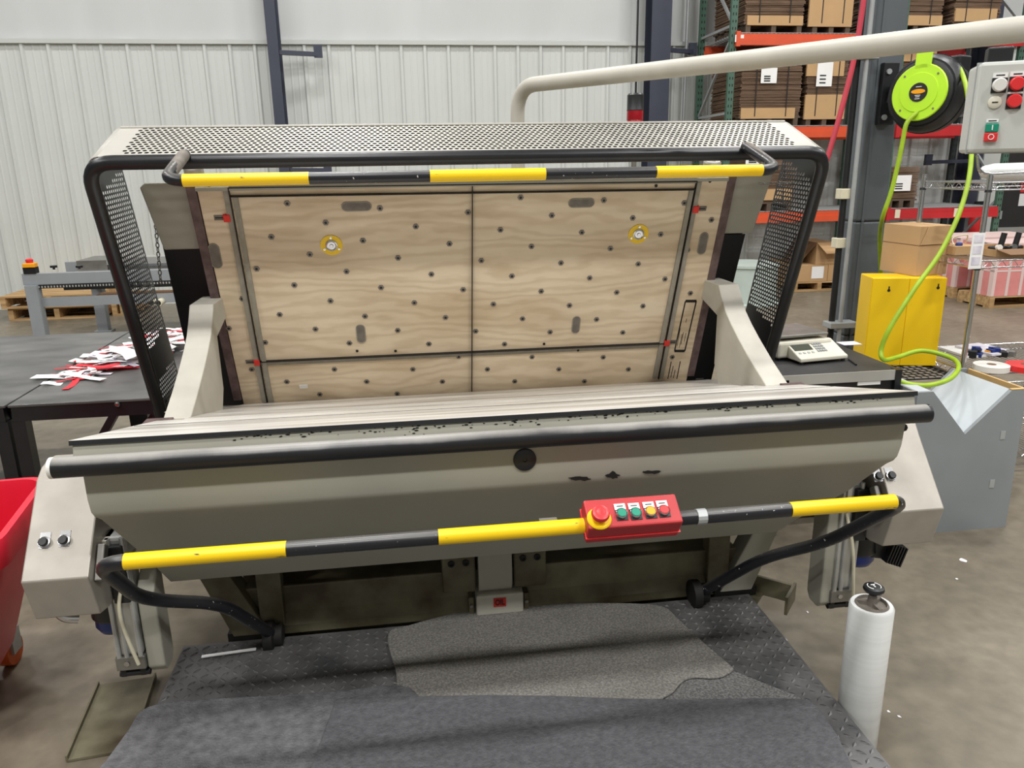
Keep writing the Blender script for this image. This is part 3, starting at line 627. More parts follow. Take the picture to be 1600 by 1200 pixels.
# foam strips then rule lines
strip((352, 293), (413, 627), .020, .010, 'foam_strip', M_rubber); strip((368, 307), (424, 627), .018, .010, 'foam_strip', M_rubber)
strip((1092, 283), (1032, 590), .020, .010, 'foam_strip', M_rubber); strip((1080, 296), (1022, 590), .018, .010, 'foam_strip', M_rubber)
strip((358, 290), (1088, 281), .022, .010, 'foam_strip', M_rubber)
strip((404, 569), (1035, 540), .016, .004, 'foam_strip', M_rubber)
for p, q in (((357, 292), (418, 628)), ((1088, 282), (1028, 591)), ((357, 292), (1088, 282)), ((359, 306), (1086, 295)), ((404, 564), (1038, 535)), ((738, 290), (737, 610))):
    strip(p, q, .0032, .014, 'cutting_rule', M_ink)
def slot(px, py, w_, h_, ang=0):
    c = AB(px, py); g = G(); r = min(w_, h_)/2; L_ = max(w_, h_)/2-r; P = []
    ax = Vector((1, 0, 0)) if w_ > h_ else DU; bx = DU if w_ > h_ else Vector((1, 0, 0))
    if ang: m = Matrix.Rotation(ang, 3, DN); ax = m @ ax; bx = m @ bx
    for k in range(9): a = -math.pi/2+math.pi*k/8; P.append(c+ax*(L_+r*math.cos(a))+bx*r*math.sin(a))
    for k in range(9): a = math.pi/2+math.pi*k/8; P.append(c+ax*(-L_+r*math.cos(a))+bx*r*math.sin(a))
    g.ext([p+DN*.0002 for p in P], DN*.0012).build('handle_slot', M_hole, die)
    rim = [p+DN*.0008 for p in P]; G().tube(rim, .0022, 6, closed=True).build('slot_rim', M_rubber, die)
slot(557, 322.5, .112, .036); slot(908.5, 317, .105, .036); slot(336.5, 400, .040, .105); slot(1098, 380.5, .036, .10); slot(564, 521.5, .036, .092); slot(900, 507.5, .034, .088)
ZA = [(704,424),(889,516),(1150,447),(1573,467),(628,585),(1068,603),(1322,535),(1484,618),(813,669),(1237,686),(557,738),(989,751),(1397,764),(738,816),(1155,828),(1550,838),(488,882),(912,892),(1315,901),(668,958),(1078,966),(1465,972),(423,1024),(840,1028),(1235,1034),(598,1092),(1003,1095),(1385,1099),(1528,1160)]
ZB = [(349,395),(499,482),(749,409),(1135,422),(252,551),(888,494),(643,563),(1266,503),(1022,573),(401,631),(781,641),(1152,648),(160,699),(543,710),(914,715),(307,773),(681,782),(1043,787),(448,846),(811,851),(1165,855),(218,908),(584,914),(937,917),(358,978),(714,981),(133,1038),(491,1042),(840,1044),(272,1100),(404,1162),(746,1163),(1078,1162)]
ZC = [(138,104),(350,48),(494,103),(700,48),(832,103),(1033,48),(1155,102),(1352,48),(1466,102),(285,160),(630,157)]
SC = [(220+a/3.077, 180+b/3.077) for a, b in ZA] + [(700+a/3.077, 180+b/3.077) for a, b in ZB] + [(400+a/2.857, 560+b/2.857) for a, b in ZC] + [(393.5, 577), (981.8, 576.8)]
seen = []
for a, b in SC:
    if all((a-c)**2+(b-d)**2 > 25 for c, d in seen): seen.append((a, b))
nut = G(); nut.lathe((0, 0, 0), DN, [(.0128, -.0005), (.0128, .0022), (.0105, .0028)], 6); nutm = mmesh(nut, 'board_nut', M_nut)
hol = mmesh(G().lathe((0, 0, 0), DN, [(.0056, .001), (.0056, .0034)], 10), 'nut_bore', M_ink)
for k, (a, b) in enumerate(seen):
    c = AB(a, b); n_ = inst('board_nut', nutm, c, die); inst('nut_bore', hol, c, n_)
for a, b in ((327, 293), (1025, 290), (1109, 283), (618, 548), (558, 548), (903, 547), (850, 537)):
    inst('pilot_hole', hol, AB(a, b), die, None, (1.1, 1.1, 1.1))
for a, b in ((518, 383), (997.5, 365.5)):
    c = AB(a, b); y = G().lathe(c, DN, [(.043, 0), (.043, .0025), (.024, .0025), (.022, .0005)], 28).build('yellow_ring', M_yellow, die, smooth=30)
    G().lathe(c, DN, [(.0235, 0), (.0235, .006), (.019, .008), (.016, .006), (.008, .006), (.006, .009)], 24).build('centre_bush', M_chrome, y, smooth=30)
    for k in range(3):
        an = R(90+120*k); G().lathe(c+Vector((1, 0, 0))*.033*math.cos(an)+DU*.033*math.sin(an), DN, [(.005, .002), (.005, .005)], 8).build('ring_screw', M_chrome, y)
for a, b, s in ((355, 339.6, -1), (402, 564.5, -1), (1086, 326, 1), (1041, 534.6, 1)):
    c = AB(a, b); t_ = G().obox(c+DN*.007, (1, 0, 0), DU, DN, .026, .03, .014).build('red_foam_tab', M_redfoam, die, bevel=.003)
    G().obox(c+Vector((s*.028, 0, 0))+DN*.001, (1, 0, 0), DU, DN, .04, .02, .003).build('tab_slot', M_hole, die)
    G().obox(c+Vector((s*.026, 0, 0))+DN*.003, (1, 0, 0), DU, DN, .034, .003, .003).build('tab_rule', M_ink, die)
# printed maker's panels on the right margin: frame lines and illegible lines of print
q4 = [(1071, 470.5), (1088, 470.5), (1070, 548.4), (1054, 548.4)]
strip(q4[0], q4[1], .014, .0012, 'label_frame', M_ink); strip(q4[3], q4[2], .014, .0012, 'label_frame', M_ink); strip(q4[0], q4[3], .006, .0012, 'label_frame', M_ink); strip(q4[1], q4[2], .006, .0012, 'label_frame', M_ink)
for a, b, c, d in ((1063, 513, 1058, 541), (1066, 522, 1061.5, 543), (1068, 519, 1064, 538), (1073, 498, 1071.5, 504), (1072, 520, 1069, 534)):
    strip((a, b), (c, d), .0022, .001, 'label_print', M_ink)
strip((1048.8, 565), (1043.5, 592), .004, .0012, 'label_frame', M_ink); strip((1063, 564.5), (1057.5, 592), .004, .0012, 'label_frame', M_ink)
for a, b, c, d in ((1052, 572, 1048, 590), (1055, 578, 1052, 591)): strip((a, b), (c, d), .003, .001, 'label_print', M_ink)
bw = bslab(AB(468, 605).x, AB(481, 605).x, BU(AB(475, 606)), BU(AB(475, 601)), 0, .004).build('white_tape', M_paper, die)

# ================================================================ PLATFORM AND MATS
PZ_ = .17; pX0, pX1, pY0, pY1 = -.80, 1.185, .75, 2.37
plt = thing('work_platform', (.2, 1.6, 0), 'low black tread-plate standing platform in front of the press', 'platform')
G().box(pX0, pX1, pY0, pY1, PZ_-.006, PZ_).build('tread_sheet', M_tread, plt)
G().box(pX0, pX0+.03, pY0, pY1, 0, PZ_-.006).box(pX1-.03, pX1, pY0, pY1, 0, PZ_-.006).box(pX0, pX1, pY1-.03, pY1, 0, PZ_-.006).box(pX0, pX1, pY0, pY0+.03, 0, PZ_-.006).build('platform_frame', M_void, plt)
tg = G(); nxp = int((pX1-pX0)/.031); nyp = int((pY1-pY0)/.031)
for i in range(nxp):
    for j in range(nyp):
        x = pX0+.0155+i*.031; y = pY0+.0155+j*.031; s = 1 if (i+j) % 2 else -1
        a, b = math.cos(s*R(45)), math.sin(s*R(45)); h = .0042
        l_, w_ = .0155, .0058
        P = [(x-a*l_, y-b*l_, PZ_), (x+b*w_, y-a*w_, PZ_), (x+a*l_, y+b*l_, PZ_), (x-b*w_, y+a*w_, PZ_), (x-a*l_*.5, y-b*l_*.5, PZ_+h), (x+a*l_*.5, y+b*l_*.5, PZ_+h)]
        tg.add(P, [(0, 1, 5, 4), (1, 2, 5), (2, 3, 4, 5), (3, 0, 4)])
o = tg.build('tread_pattern', M_tread, plt); o['kind'] = 'stuff'
def matpoly(name, pix, z, th, m, label, sub=0, rough=.0):
    P = [AZ(a, b, z) for a, b in pix]; g = G(); g.ext([(p.x, p.y, z-th) for p in P], (0, 0, th))
    o = g.build(name, m, None, bevel=.004); return tag(o, label, 'mat')
matpoly('floor_mat', [(1050, 1018), (1075, 1019), (1265, 1095), (1250, 1140), (700, 1140), (800, 1060)], PZ_+.009, .005, M_matB, 'thin pebbled grey mat showing at right under the worn mat')
def spl(P, n=6):
    out = []; m = len(P)
    for i in range(m):
        p0, p1, p2, p3 = P[i-1], P[i], P[(i+1) % m], P[(i+2) % m]
        for k in range(n):
            t = k/n; out.append(tuple(.5*((2*b)+(-a+c)*t+(2*a-5*b+4*c-d)*t*t+(-a+3*b-3*c+d)*t**3) for a, b, c, d in zip(p0, p1, p2, p3)))
    return out
A_ = [(606, 990), (640, 976), (720, 955), (800, 946), (900, 942), (985, 942), (1036, 947), (1062, 968), (1105, 1008), (1143, 1040), (1143, 1048), (1122, 1058), (1080, 1058), (1062, 1068), (1052, 1080), (1032, 1092), (1000, 1110), (800, 1112), (640, 1095), (618, 1045)]
matpoly('floor_mat', spl(A_, 4), PZ_+.018, .008, M_matA, 'dusty worn grey mat with a ragged right corner on the platform')
D_ = [(640, 1073), (520, 1080), (420, 1086), (300, 1093), (248, 1099), (218, 1112), (200, 1140), (165, 1188), (130, 1240), (300, 1260), (600, 1262), (660, 1150)]
matpoly('floor_mat', spl(D_, 4), PZ_+.022, .012, M_matC, 'dark mat with a rounded left corner at the bottom left')
C_ = [(525, 1091), (640, 1087), (760, 1085), (860, 1086), (960, 1090), (1060, 1092), (1190, 1090), (1262, 1091), (1282, 1108), (1310, 1150), (1352, 1240), (1300, 1300), (450, 1300), (470, 1240)]
matpoly('floor_mat', C_, PZ_+.027, .010, M_matD, 'large dark mat across the bottom of the platform')
a = AZ(315, 1026, PZ_+.006); b = AZ(400, 1014, PZ_+.006)
tag(G().bar(a, b, .012, .003).build('plastic_strip', M_paper), 'thin white plastic strip lying on the tread plate', 'strip')
# floor drip tray at the far left of the platform
q = AZ(185, 1130, 0); dtp = thing('drip_tray', (q.x, q.y, 0), 'flat dirty metal drip tray on the floor left of the platform', 'tray')
G().obox((q.x-.02, q.y+.03, .006), (1, .1, 0), (-.1, 1, 0), (0, 0, 1), .18, .36, .008).build('tray_base', M_olive, dtp)
for s in (-1, 1): G().obox((q.x-.02+s*.09, q.y+.03+s*.009, .014), (1, .1, 0), (-.1, 1, 0), (0, 0, 1), .006, .36, .02).build('tray_rim', M_olive, dtp)
# stretch-wrap roll
rc = AZ(1335, 1163, 0); rc = Vector((max(rc.x, 1.252), rc.y, 0)); st = thing('stretch_wrap_roll', rc, 'upright roll of clear stretch wrap with black handle beside the platform', 'wrap roll')
G().lathe(rc+Vector((0, 0, .012)), (0, 0, 1), [(.058, 0), (.060, .004), (.060, .46), (.056, .466), (.045, .466), (.043, .46)], 36).build('film', M_film, st, smooth=40)
G().lathe(rc, (0, 0, 1), [(.045, 0), (.045, .472), (.040, .472), (.040, .3)], 28).build('cardboard_core', M_cardb, st, smooth=40)
hd = G().lathe(rc+Vector((0, 0, .472)), (0, 0, 1), [(.046, 0), (.046, .006), (.042, .012), (.040, .012), (.037, .004), (.014, .003), (.012, .03), (.008, .05)], 28).build('end_plug', M_hole, st, smooth=40)
for k in range(3):
    an = R(30+120*k); G().bar(rc+Vector((.01*math.cos(an), .01*math.sin(an), .48)), rc+Vector((.042*math.cos(an), .042*math.sin(an), .48)), .01, .012).build('plug_spoke', M_hole, hd)
kn = G().lathe(rc+Vector((0, 0, .516)), (0, 0, 1), [(.010, -.01), (.014, 0), (.026, .004), (.029, .010), (.027, .017), (.02, .0195)], 28).build('knob', M_plastic, st, smooth=40)
for s in (0, 1):
    G().tube([rc+Vector((.018*math.cos(a), .018*math.sin(a), .5358)) for a in [R(180*s-55+k*11) for k in range(11)]], .0012, 6).build('knob_mark', M_paper, kn)
text('knob_mark', 'T', M_paper, kn, rc+Vector((0, 0, .536)), (1, 0, 0), (0, 1, 0), .02)

# ================================================================ LEFT SIDE
TZ = .75
def work_table(x0, x1, y0, y1, label):
    t = thing('work_table', ((x0+x1)/2, (y0+y1)/2, 0), label, 'table', None)
    G().box(x0, x1, y0, y1, TZ-.012, TZ).build('table_top', M_table, t, bevel=.003)
    G().box(x0+.01, x1-.01, y0+.004, y0+.05, TZ-.075, TZ-.012).build('front_rail', M_black, t)
    G().box(x0+.01, x1-.01, y1-.05, y1-.004, TZ-.075, TZ-.012).build('rear_rail', M_black, t)
    for x in (x0+.03, x1-.03):
        G().box(x-.025, x+.025, y0+.05, y1-.05, TZ-.075, TZ-.012).build('side_rail', M_black, t)
        for y in (y0+.03, y1-.03): G().box(x-.028, x+.028, y-.028, y+.028, 0, TZ-.075).build('leg', M_black, t)
    return t
ta = work_table(-1.712, -1.075, 3.40, 4.93, 'black work table holding the paper trimmings, beside the press')
q = AY(183, 632, 3.395); G().lathe((q.x, 3.402, q.z), (0, -1, 0), [(.012, 0), (.012, .008), (.006, .014)], 10).build('rail_bolt', M_chrome, ta)
e = AY(118, 712, 3.42); G().bar((q.x, 3.43, q.z-.01), (e.x-.1, 3.43, .25), .05, .03).build('diagonal_strut', M_black, ta)
G().bar((-1.14, 3.46, .66), (-1.4, 3.46, .3), .04, .03).build('diagonal_strut', M_black, ta)
work_table(-3.45, -1.722, 3.40, 4.98, 'wide empty black work table at the left edge, scuffed top')
random.seed(21)
sm = [(M_paper, 'white'), (M_paper, 'white'), (M_redscrap, 'red'), (M_lilac, 'pale printed'), (M_paper, 'white'), (M_redscrap, 'red'), (M_paper, 'white')]
meshes = {}
for k in range(150):
    m, nm = sm[k % 7]
    t = random.random(); c0 = AZ(120+(160*t**.75), 582-46*t, TZ)
    x = c0.x+random.gauss(0, .07); y = c0.y+random.gauss(0, .10)
    x = min(-1.14, max(-1.66, x)); y = min(4.85, max(3.55, y)); L_ = random.uniform(.08, .30); W_ = random.uniform(.012, .035 if m is not M_paper else .075)
    h = TZ + .003 + .10*max(0, 1-((x+1.32)/.30)**2-((y-4.2)/.75)**2)*random.random()
    g = G(); n = 5; cur = random.uniform(-.02, .02); P = []
    for i in range(n):
        s = -L_/2+L_*i/(n-1); zz = .006*math.sin(i+k)+.003
        P += [(s, -W_/2+cur*math.sin(i), zz), (s, W_/2+cur*math.sin(i), zz), (s, -W_/2+cur*math.sin(i), zz+.0012), (s, W_/2+cur*math.sin(i), zz+.0012)]
    F = []
    for i in range(n-1):
        a = 4*i; b = 4*i+4; F += [(a, b, b+1, a+1), (a+2, a+3, b+3, b+2), (a, a+2, b+2, b), (a+1, b+1, b+3, a+3)]
    F += [(0, 1, 3, 2), (4*n-4, 4*n-2, 4*n-1, 4*n-3)]
    g.add(P, F); o = g.build('paper_trimming', m); o.location = (x, y, h); tl_ = 0 if h < TZ+.02 else random.gauss(0, .12)
    o.rotation_euler = (tl_, tl_*.6, random.uniform(-.9, .9)+random.choice((0, 0, 1.57)))
    tag(o, nm+' paper trimming in the heap of die-cut scraps on the black table', 'paper scrap', 'paper trimmings heaped on the black table')
# chips on the bed at the left arm
random.seed(5)
for k in range(9):
    q = AP(262+random.random()*55, 650-random.random()*6, bed(0, 0), Vector((0, math.sin(BT), math.cos(BT))))
    a = random.uniform(0, 3); o = G().bar((-.015*math.cos(a), -.015*math.sin(a), 0), (.015*math.cos(a), .015*math.sin(a), .004), .004, .003).build('offcut_chip', M_cable); o.location = q+Vector((0, 0, .004))
    tag(o, 'pale offcut sliver on the bed beside the left arm', 'offcut', 'pale offcuts on the press bed')

# conveyor frame behind
cv = thing('conveyor_frame', (-2.9, 8.4, 0), 'grey steel conveyor frame with yellow emergency stop at the left', 'conveyor')
a = AY(33, 428, 8.0); zt = a.z; zb = AY(40, 446, 8.0).z; xr = -1.6
G().box(a.x, xr, 8.0, 8.05, zb, zt).build('side_beam', M_conv, cv, bevel=.004)
G().box(a.x, xr, 9.0, 9.05, zb, zt).build('side_beam', M_conv, cv, bevel=.004)
G().box(a.x+.1, xr, 7.99, 8.02, zb-.035, zb-.002).build('chain_guide', M_plastic, cv)
cg = G()
for k in range(70): cg.box(a.x+.11+k*.028, a.x+.122+k*.028, 7.985, 7.992, zb-.028, zb-.01)
o = cg.build('guide_teeth', M_alu, cv); o['kind'] = 'stuff'
for (x, y) in ((AY(57, 480, 8.0).x, 8.0), (AY(158, 480, 9.0).x, 9.0), (AY(260, 480, 8.0).x+.4, 8.0)):
    G().box(x-.055, x+.055, y-.05, y+.05, .02, zb).box(x-.09, x+.09, y-.07, y+.07, 0, .02).build('leg', M_conv, cv)
G().box(AY(57, 480, 8).x, xr, 8.02, 8.06, zb-.22, zb-.13).build('lower_rail', M_conv, cv)
G().box(AY(150, 462, 8.3).x, xr, 8.3, 8.5, zb-.20, zb-.16).build('brown_board', M_carddk, cv)
G().box(AY(98, 443, 8.3).x, xr, 8.3, 8.34, zb-.1, zb-.02).build('dark_rail', M_plastic, cv)
for px in (84, 124):
    q = AY(px, 418, 8.3); G().tube([(q.x, 8.3, zt), (q.x, 8.3, q.z)], .012, 8).lathe((q.x, 8.3, q.z), (0, 0, 1), [(.035, 0), (.035, .02)], 8).build('adjuster_knob', M_plastic, cv)
q = AY(136, 403, 9.0); G().box(q.x, xr, 8.6, 9.3, q.z-.16, q.z-.10).box(q.x, q.x+.3, 8.7, 9.2, q.z-.2, q.z).build('roller_carriage', M_steel, cv)
G().box(q.x+.3, xr, 8.7, 8.9, q.z-.05, q.z+.02).build('carriage_rail', M_alu, cv)
q = AY(48, 424, 8.02); es_ = G().box(q.x-.055, q.x+.055, 7.99, 8.07, zt, zt+.06).build('stop_base', M_black, cv)
G().box(q.x-.055, q.x+.055, 7.99, 8.07, zt+.045, zt+.10).build('stop_housing', M_amber, es_, bevel=.008); G().lathe((q.x, 8.03, zt+.1), (0, 0, 1), [(.03, 0), (.035, .03), (.02, .04)], 14).build('stop_button', M_redbtn, es_)
for k, px in enumerate((251, 261)):
    q = AY(px, 466, 8.2); tb = G(); tb.tube([(q.x, 7.9, q.z), (q.x, 9.0, q.z)], .033, 14); t_ = thing('cardboard_tube', (q.x, 8.2, q.z), ('left' if k == 0 else 'right')+' of the two tube ends lying under the conveyor', 'tube', 'tubes under the conveyor')
    tb.build('tube_wall', M_cable, t_, smooth=40); G().lathe((q.x, 7.899, q.z), (0, 1, 0), [(.026, 0), (.026, .004)], 14).build('bore', M_void, t_)

# pallets
def pallet(x0, x1, y0, y1, z, h, m, label, group=None, nb=6):
    t = thing('pallet', ((x0+x1)/2, (y0+y1)/2, z), label, 'pallet', group); n = nb; wy = (y1-y0)/n
    for k in range(n): G().box(x0, x1, y0+wy*k+.008, y0+wy*(k+1)-.008, z+h-.02, z+h).build('deck_board', m, t)
    for x in (x0, (x0+x1)/2-.03, x1-.06): G().box(x, x+.06, y0, y1, z+.02, z+h-.02).build('stringer', m, t)
    for y in (y0, (y0+y1)/2-.05, y1-.1): G().box(x0, x1, y, y+.1, z, z+.02).build('bottom_board', m, t)
    return t
q = AZ(8, 502, 0); q2 = AZ(120, 503, 0)
pallet(q.x+.05, q.x+1.15, q.y, q.y+.85, 0, .15, M_pallet, 'lower of two wooden pallets stacked by the wall at left'); pallet(q.x, q.x+1.1, q.y-.03, q.y+.82, .151, .15, M_pallet, 'upper of two wooden pallets stacked by the wall at left')
pallet(q.x+1.2, q.x+1.45, q.y+.1, q.y+.85, 0, .2, M_pallet, 'narrow wooden pallet beside the two stacked pallets')

# red tilt bin
rb = thing('wheeled_bin', (-1.5, 2.4, 0), 'bright red plastic wheeled bin at the left edge', 'bin')
rim = [Vector((-1.245, 2.655, .70)), Vector((-1.165, 2.12, .70)), Vector((-1.85, 2.04, .70)), Vector((-1.92, 2.60, .70))]
c = sum(rim, Vector())/4; bot = [c+(p-c)*.72+Vector((-.11, .06, -.58)) for p in rim]
def ring(P, s, z): return [c+(p-c)*s+Vector((0, 0, z)) for p in P]
def loft(rings):
    g = G(); n = len(rings[0])
    for r_ in rings: g.v += [tuple(p) for p in r_]
    for i in range(len(rings)-1): g.f += [(i*n+k, i*n+(k+1) % n, (i+1)*n+(k+1) % n, (i+1)*n+k) for k in range(n)]
    return g
def rnd(P, r=.08): return fillet([(P[-1]+P[0])/2]+P+[(P[-1]+P[0])/2], r, 5)[:-1]
R0 = rnd(rim)
sh = lambda s, z, dx=0, dy=0: [c+(p-c)*s+Vector((dx, dy, z)) for p in R0]
o = loft([sh(.72, -.58, -.11, .06), sh(.93, -.10), sh(.935, -.09), sh(1.0, -.085), sh(1.02, -.02), sh(1.0, 0), sh(.94, 0), sh(.92, -.03), sh(.70, -.55, -.11, .06)]); n = len(R0); o.f.append(tuple(range(n))[::-1]); o.f.append(tuple(range(8*n, 9*n)))
o.build('bin_body', M_redbin, rb, smooth=45)
for p in bot[:2]: 
    w_ = G().lathe(Vector((p.x-.06, p.y, .055)), (1, 0, 0), [(.055, 0), (.055, .04)], 18).build('caster_wheel', M_orangew, rb, smooth=40); G().box(p.x-.07, p.x-.01, p.y-.03, p.y+.03, .05, .135).build('caster_fork', M_galv, w_)

# ================================================================ RIGHT SIDE, NEAR
# cart with worktop and counting scale
CZ = .78; cx0, cx1, cY0, cY1 = 1.625, 2.205, 3.10, 3.68
ct = thing('utility_cart', ((cx0+cx1)/2, 3.4, 0), 'black-topped cart with aluminium edge carrying the counting scale', 'cart')
G().box(cx0, cx1, cY0+.006, cY1, CZ-.02, CZ).build('worktop', M_cart, ct)
G().box(cx0, cx1-.03, cY0, cY0+.006, CZ-.045, CZ+.001).build('edge_trim', M_alu, ct)
G().box(cx1-.03, cx1, cY0-.004, cY0+.04, 0, CZ+.002).build('corner_post', M_black, ct)
for x, y in ((cx0+.02, cY0+.02), (cx0+.02, cY1-.02), (cx1-.02, cY1-.02)): G().box(x-.02, x+.02, y-.02, y+.02, 0, CZ-.02).build('corner_post', M_black, ct)
G().box(cx0, cx1-.02, cY0+.01, cY0+.05, CZ-.10, CZ-.045).build('front_rail', M_black, ct)
G().box(cx0+.01, cx1-.01, cY0+.06, cY1, .12, CZ-.1).build('cart_body', M_dark, ct)
q = AY(1358, 598, cY0+.005); G().box(q.x-.055, q.x+.055, cY0+.004, cY0+.011, q.z-.010, q.z+.010).build('white_tag', M_paper, ct)
s0 = thing('counting_scale', (1.78, 3.3, CZ), 'cream counting scale with grey steel pan and keypad', 'scale')
lo = [AZ(1203, 562, CZ+.01), AZ(1245, 573, CZ+.01), AZ(1322, 566, CZ+.01), AZ(1290, 540, CZ+.01)]
fr0 = AZ(1252, 571, CZ); fr1 = AZ(1323, 564, CZ); ux = (fr1-fr0); ux.z = 0; wdt = ux.length+.01; ux.normalize(); uy = Vector((-ux.y, ux.x, 0)); o0 = fr0
def SP(u, v, z): return o0 + ux*u + uy*v + Vector((0, 0, z))
sp_ = [(0, .012), (0, .03), (.02, .036), (.13, .085), (.15, .085), (.15, .012)]
G().ext([SP(-.005, v, z) for v, z in sp_], ux*wdt).build('keypad_console', M_cream, s0, bevel=.005)
G().ext([SP(-.06, .10, .012), SP(wdt-.02, .10, .012), SP(wdt-.02, .36, .012), SP(-.06, .36, .012)], (0, 0, .078)).build('scale_base', M_cream, s0, bevel=.012)
G().ext([SP(-.075, .12, .104), SP(wdt-.03, .12, .104), SP(wdt-.03, .37, .104), SP(-.075, .37, .104)], (0, 0, .014)).build('weighing_pan', M_steel, s0, bevel=.005)
G().ext([SP(0, .2, .088), SP(.1, .2, .088), SP(.1, .3, .088), SP(0, .3, .088)], (0, 0, .018)).build('pan_support', M_plastic, s0)
kn_ = Vector((0, 0, 1)).cross(ux); sn = (uy*.11+Vector((0, 0, .049))).normalized(); nrm = ux.cross(sn)
def KP(u, t): return SP(u, .02, .036) + sn*t + nrm*.0015
G().obox(KP(.055, .07), ux, sn, nrm, .10, .05, .002).build('display', M_lcd, s0)
for i in range(4):
    for j in range(4): G().obox(KP(.125+i*.014, .030+j*.018), ux, sn, nrm, .010, .011, .003).build('key', M_greybin if (i+j) % 3 else M_conv, s0)
for i in range(4): G().obox(KP(.02+i*.024, .025), ux, sn, nrm, .012, .010, .003).build('key', M_galv, s0)
for u, v in ((-.03, .13), (wdt-.05, .13), (-.03, .33), (wdt-.05, .33)): G().lathe(SP(u, v, 0), (0, 0, 1), [(.012, 0), (.012, .013)], 10).build('foot', M_plastic, s0)
for u in (.01, wdt-.02): G().lathe(SP(u, .015, 0), (0, 0, 1), [(.010, 0), (.010, .013)], 10).build('foot', M_plastic, s0)
a = AZ(1326, 561, CZ+.004); b = AZ(1338, 570, CZ+.004); tag(G().tube([a, b], .004, 8).build('pen', M_plastic), 'black pen lying beside the counting scale', 'pen')
a = AZ(1282, 519, CZ+.002); tag(G().box(a.x-.05, a.x+.05, 3.60, 3.675, CZ+.0005, CZ+.003).build('flyer', M_lilac), 'printed sheet lying behind the counting scale', 'paper')

# grey plywood V-trough bin
vb = thing('trough_stand', (2.49, 3.2, 0), 'grey painted plywood stand with a V-shaped trough', 'stand')
vY0, vY1 = 3.0, 3.40; vx0, vx1, vzt = 2.225, 2.775, .69
G().ext([(vx0, vY0, 0), (vx1, vY0, 0), (vx1-.01, vY0, vzt-.005), (vx1-.085, vY0, vzt-.005), (2.487, vY0, .487), (2.30, vY0, vzt+.01), (vx0, vY0, vzt+.01)], (0, .018, 0)).build('front_panel', M_greybin, vb)
G().ext([(vx0, vY1, 0), (vx1, vY1, 0), (vx1-.01, vY1, vzt-.005), (vx1-.085, vY1, vzt-.005), (2.487, vY1, .487), (2.30, vY1, vzt+.01), (vx0, vY1, vzt+.01)], (0, -.018, 0)).build('back_panel', M_greybin, vb)
G().ext([(2.487, vY0+.018, .487), (2.30, vY0+.018, vzt+.01), (2.29, vY0+.018, vzt+.0), (2.487, vY0+.018, .475)], (0, vY1-vY0-.036, 0)).build('trough_board', M_greylin, vb)
G().ext([(2.487, vY0+.018, .487), (vx1-.085, vY0+.018, vzt-.003), (vx1-.075, vY0+.018, vzt-.010), (2.487, vY0+.018, .475)], (0, vY1-vY0-.036, 0)).build('trough_board', M_greylin, vb)
G().box(vx1-.012, vx1, vY0+.018, vY1-.018, 0, vzt-.005).build('side_panel', M_ply, vb); G().box(vx0, vx0+.012, vY0+.018, vY1-.018, 0, vzt+.01).build('side_panel', M_greybin, vb)
G().box(vx0+.012, 2.298, vY0+.018, vY1-.018, vzt-.002, vzt+.010).build('top_board', M_greylin, vb)
G().ext([(vx1-.086, vY0-.0005, vzt-.004), (vx1-.01, vY0-.0005, vzt-.004), (vx1-.01, vY0-.0005, vzt-.001), (vx1-.086, vY0-.0005, vzt-.001)], (0, .019, 0)).build('raw_edge', M_ply, vb)
for px, py in ((1567, 680), (1550, 756)):
    q = AY(px, py, vY0-.001); G().box(q.x-.012, q.x+.012, vY0-.002, vY0, q.z-.02, q.z+.02).build('clear_tape', M_galv, vb)

# column, conduits, reel
GY = 4.45
ka = AY(1347, 250, GY); kb = AY(1394, 250, GY)
gc = thing('grey_column', ((ka.x+kb.x)/2, GY+.1, 0), 'square dark grey building column behind the cart', 'column')
cw = kb.x-ka.x
for k, (za, zb_) in enumerate(((0, AY(1345, 523, GY).z), (AY(1345, 523, GY).z, AY(1350, 346, GY).z), (AY(1350, 346, GY).z, 7))):
    G().box(ka.x, kb.x, GY, GY+cw, za+.002, zb_-.002).build('column_cover', M_col, gc, bevel=.012)
    G().box(ka.x+.035, ka.x+.05, GY-.006, GY, za+.002, zb_-.002).build('cover_seam', M_col, gc)
G().box(ka.x+.006, kb.x-.006, GY+.006, GY+cw-.006, 0, 7).build('column_core', M_dark, gc)
def vpipe(name, px0, py0, px1, py1, Y, r, m, label, zt=None, zb=0):
    a = AY((px0+px1)/2, (py0+py1)/2, Y); return tag(G().tube([(a.x, Y, zb), (a.x, Y, zt or 5)], r, 12).build(name, m, smooth=40), label, 'pipe')
cd = vpipe('conduit', 1350, 125, 1310, 541, GY-.08, .013, M_galv, 'pale grey conduit standing in front of the grey column', 4.0)
bp_ = vpipe('black_pipe', 1337, 95, 1301, 510, GY-.03, .019, M_plastic, 'black vertical air pipe left of the grey column', 4.0)
ax_ = AY(1318, 300, GY-.03).x
for py in (303, 380): 
    q = AY(1321-(py-303)*.09, py, GY-.06); tag(G().box(q.x-.03, q.x+.03, GY-.065, GY+.0, q.z-.03, q.z+.03).build('tape_wrap', M_cable, bevel=.004), 'cream tape wrap on the black pipe, '+('upper' if py < 350 else 'lower'), 'tape')
for py, nm in ((88, 'upper'), (507, 'lower')):
    q = AY(1345 if py < 100 else 1314, py, GY-.06); tag(G().box(q.x-.09, q.x+.09, GY-.1, GY-.0, q.z-.018, q.z+.018).build('pipe_clamp', M_galv, bevel=.004), nm+' steel strut clamp holding the pipes to the grey column', 'clamp')
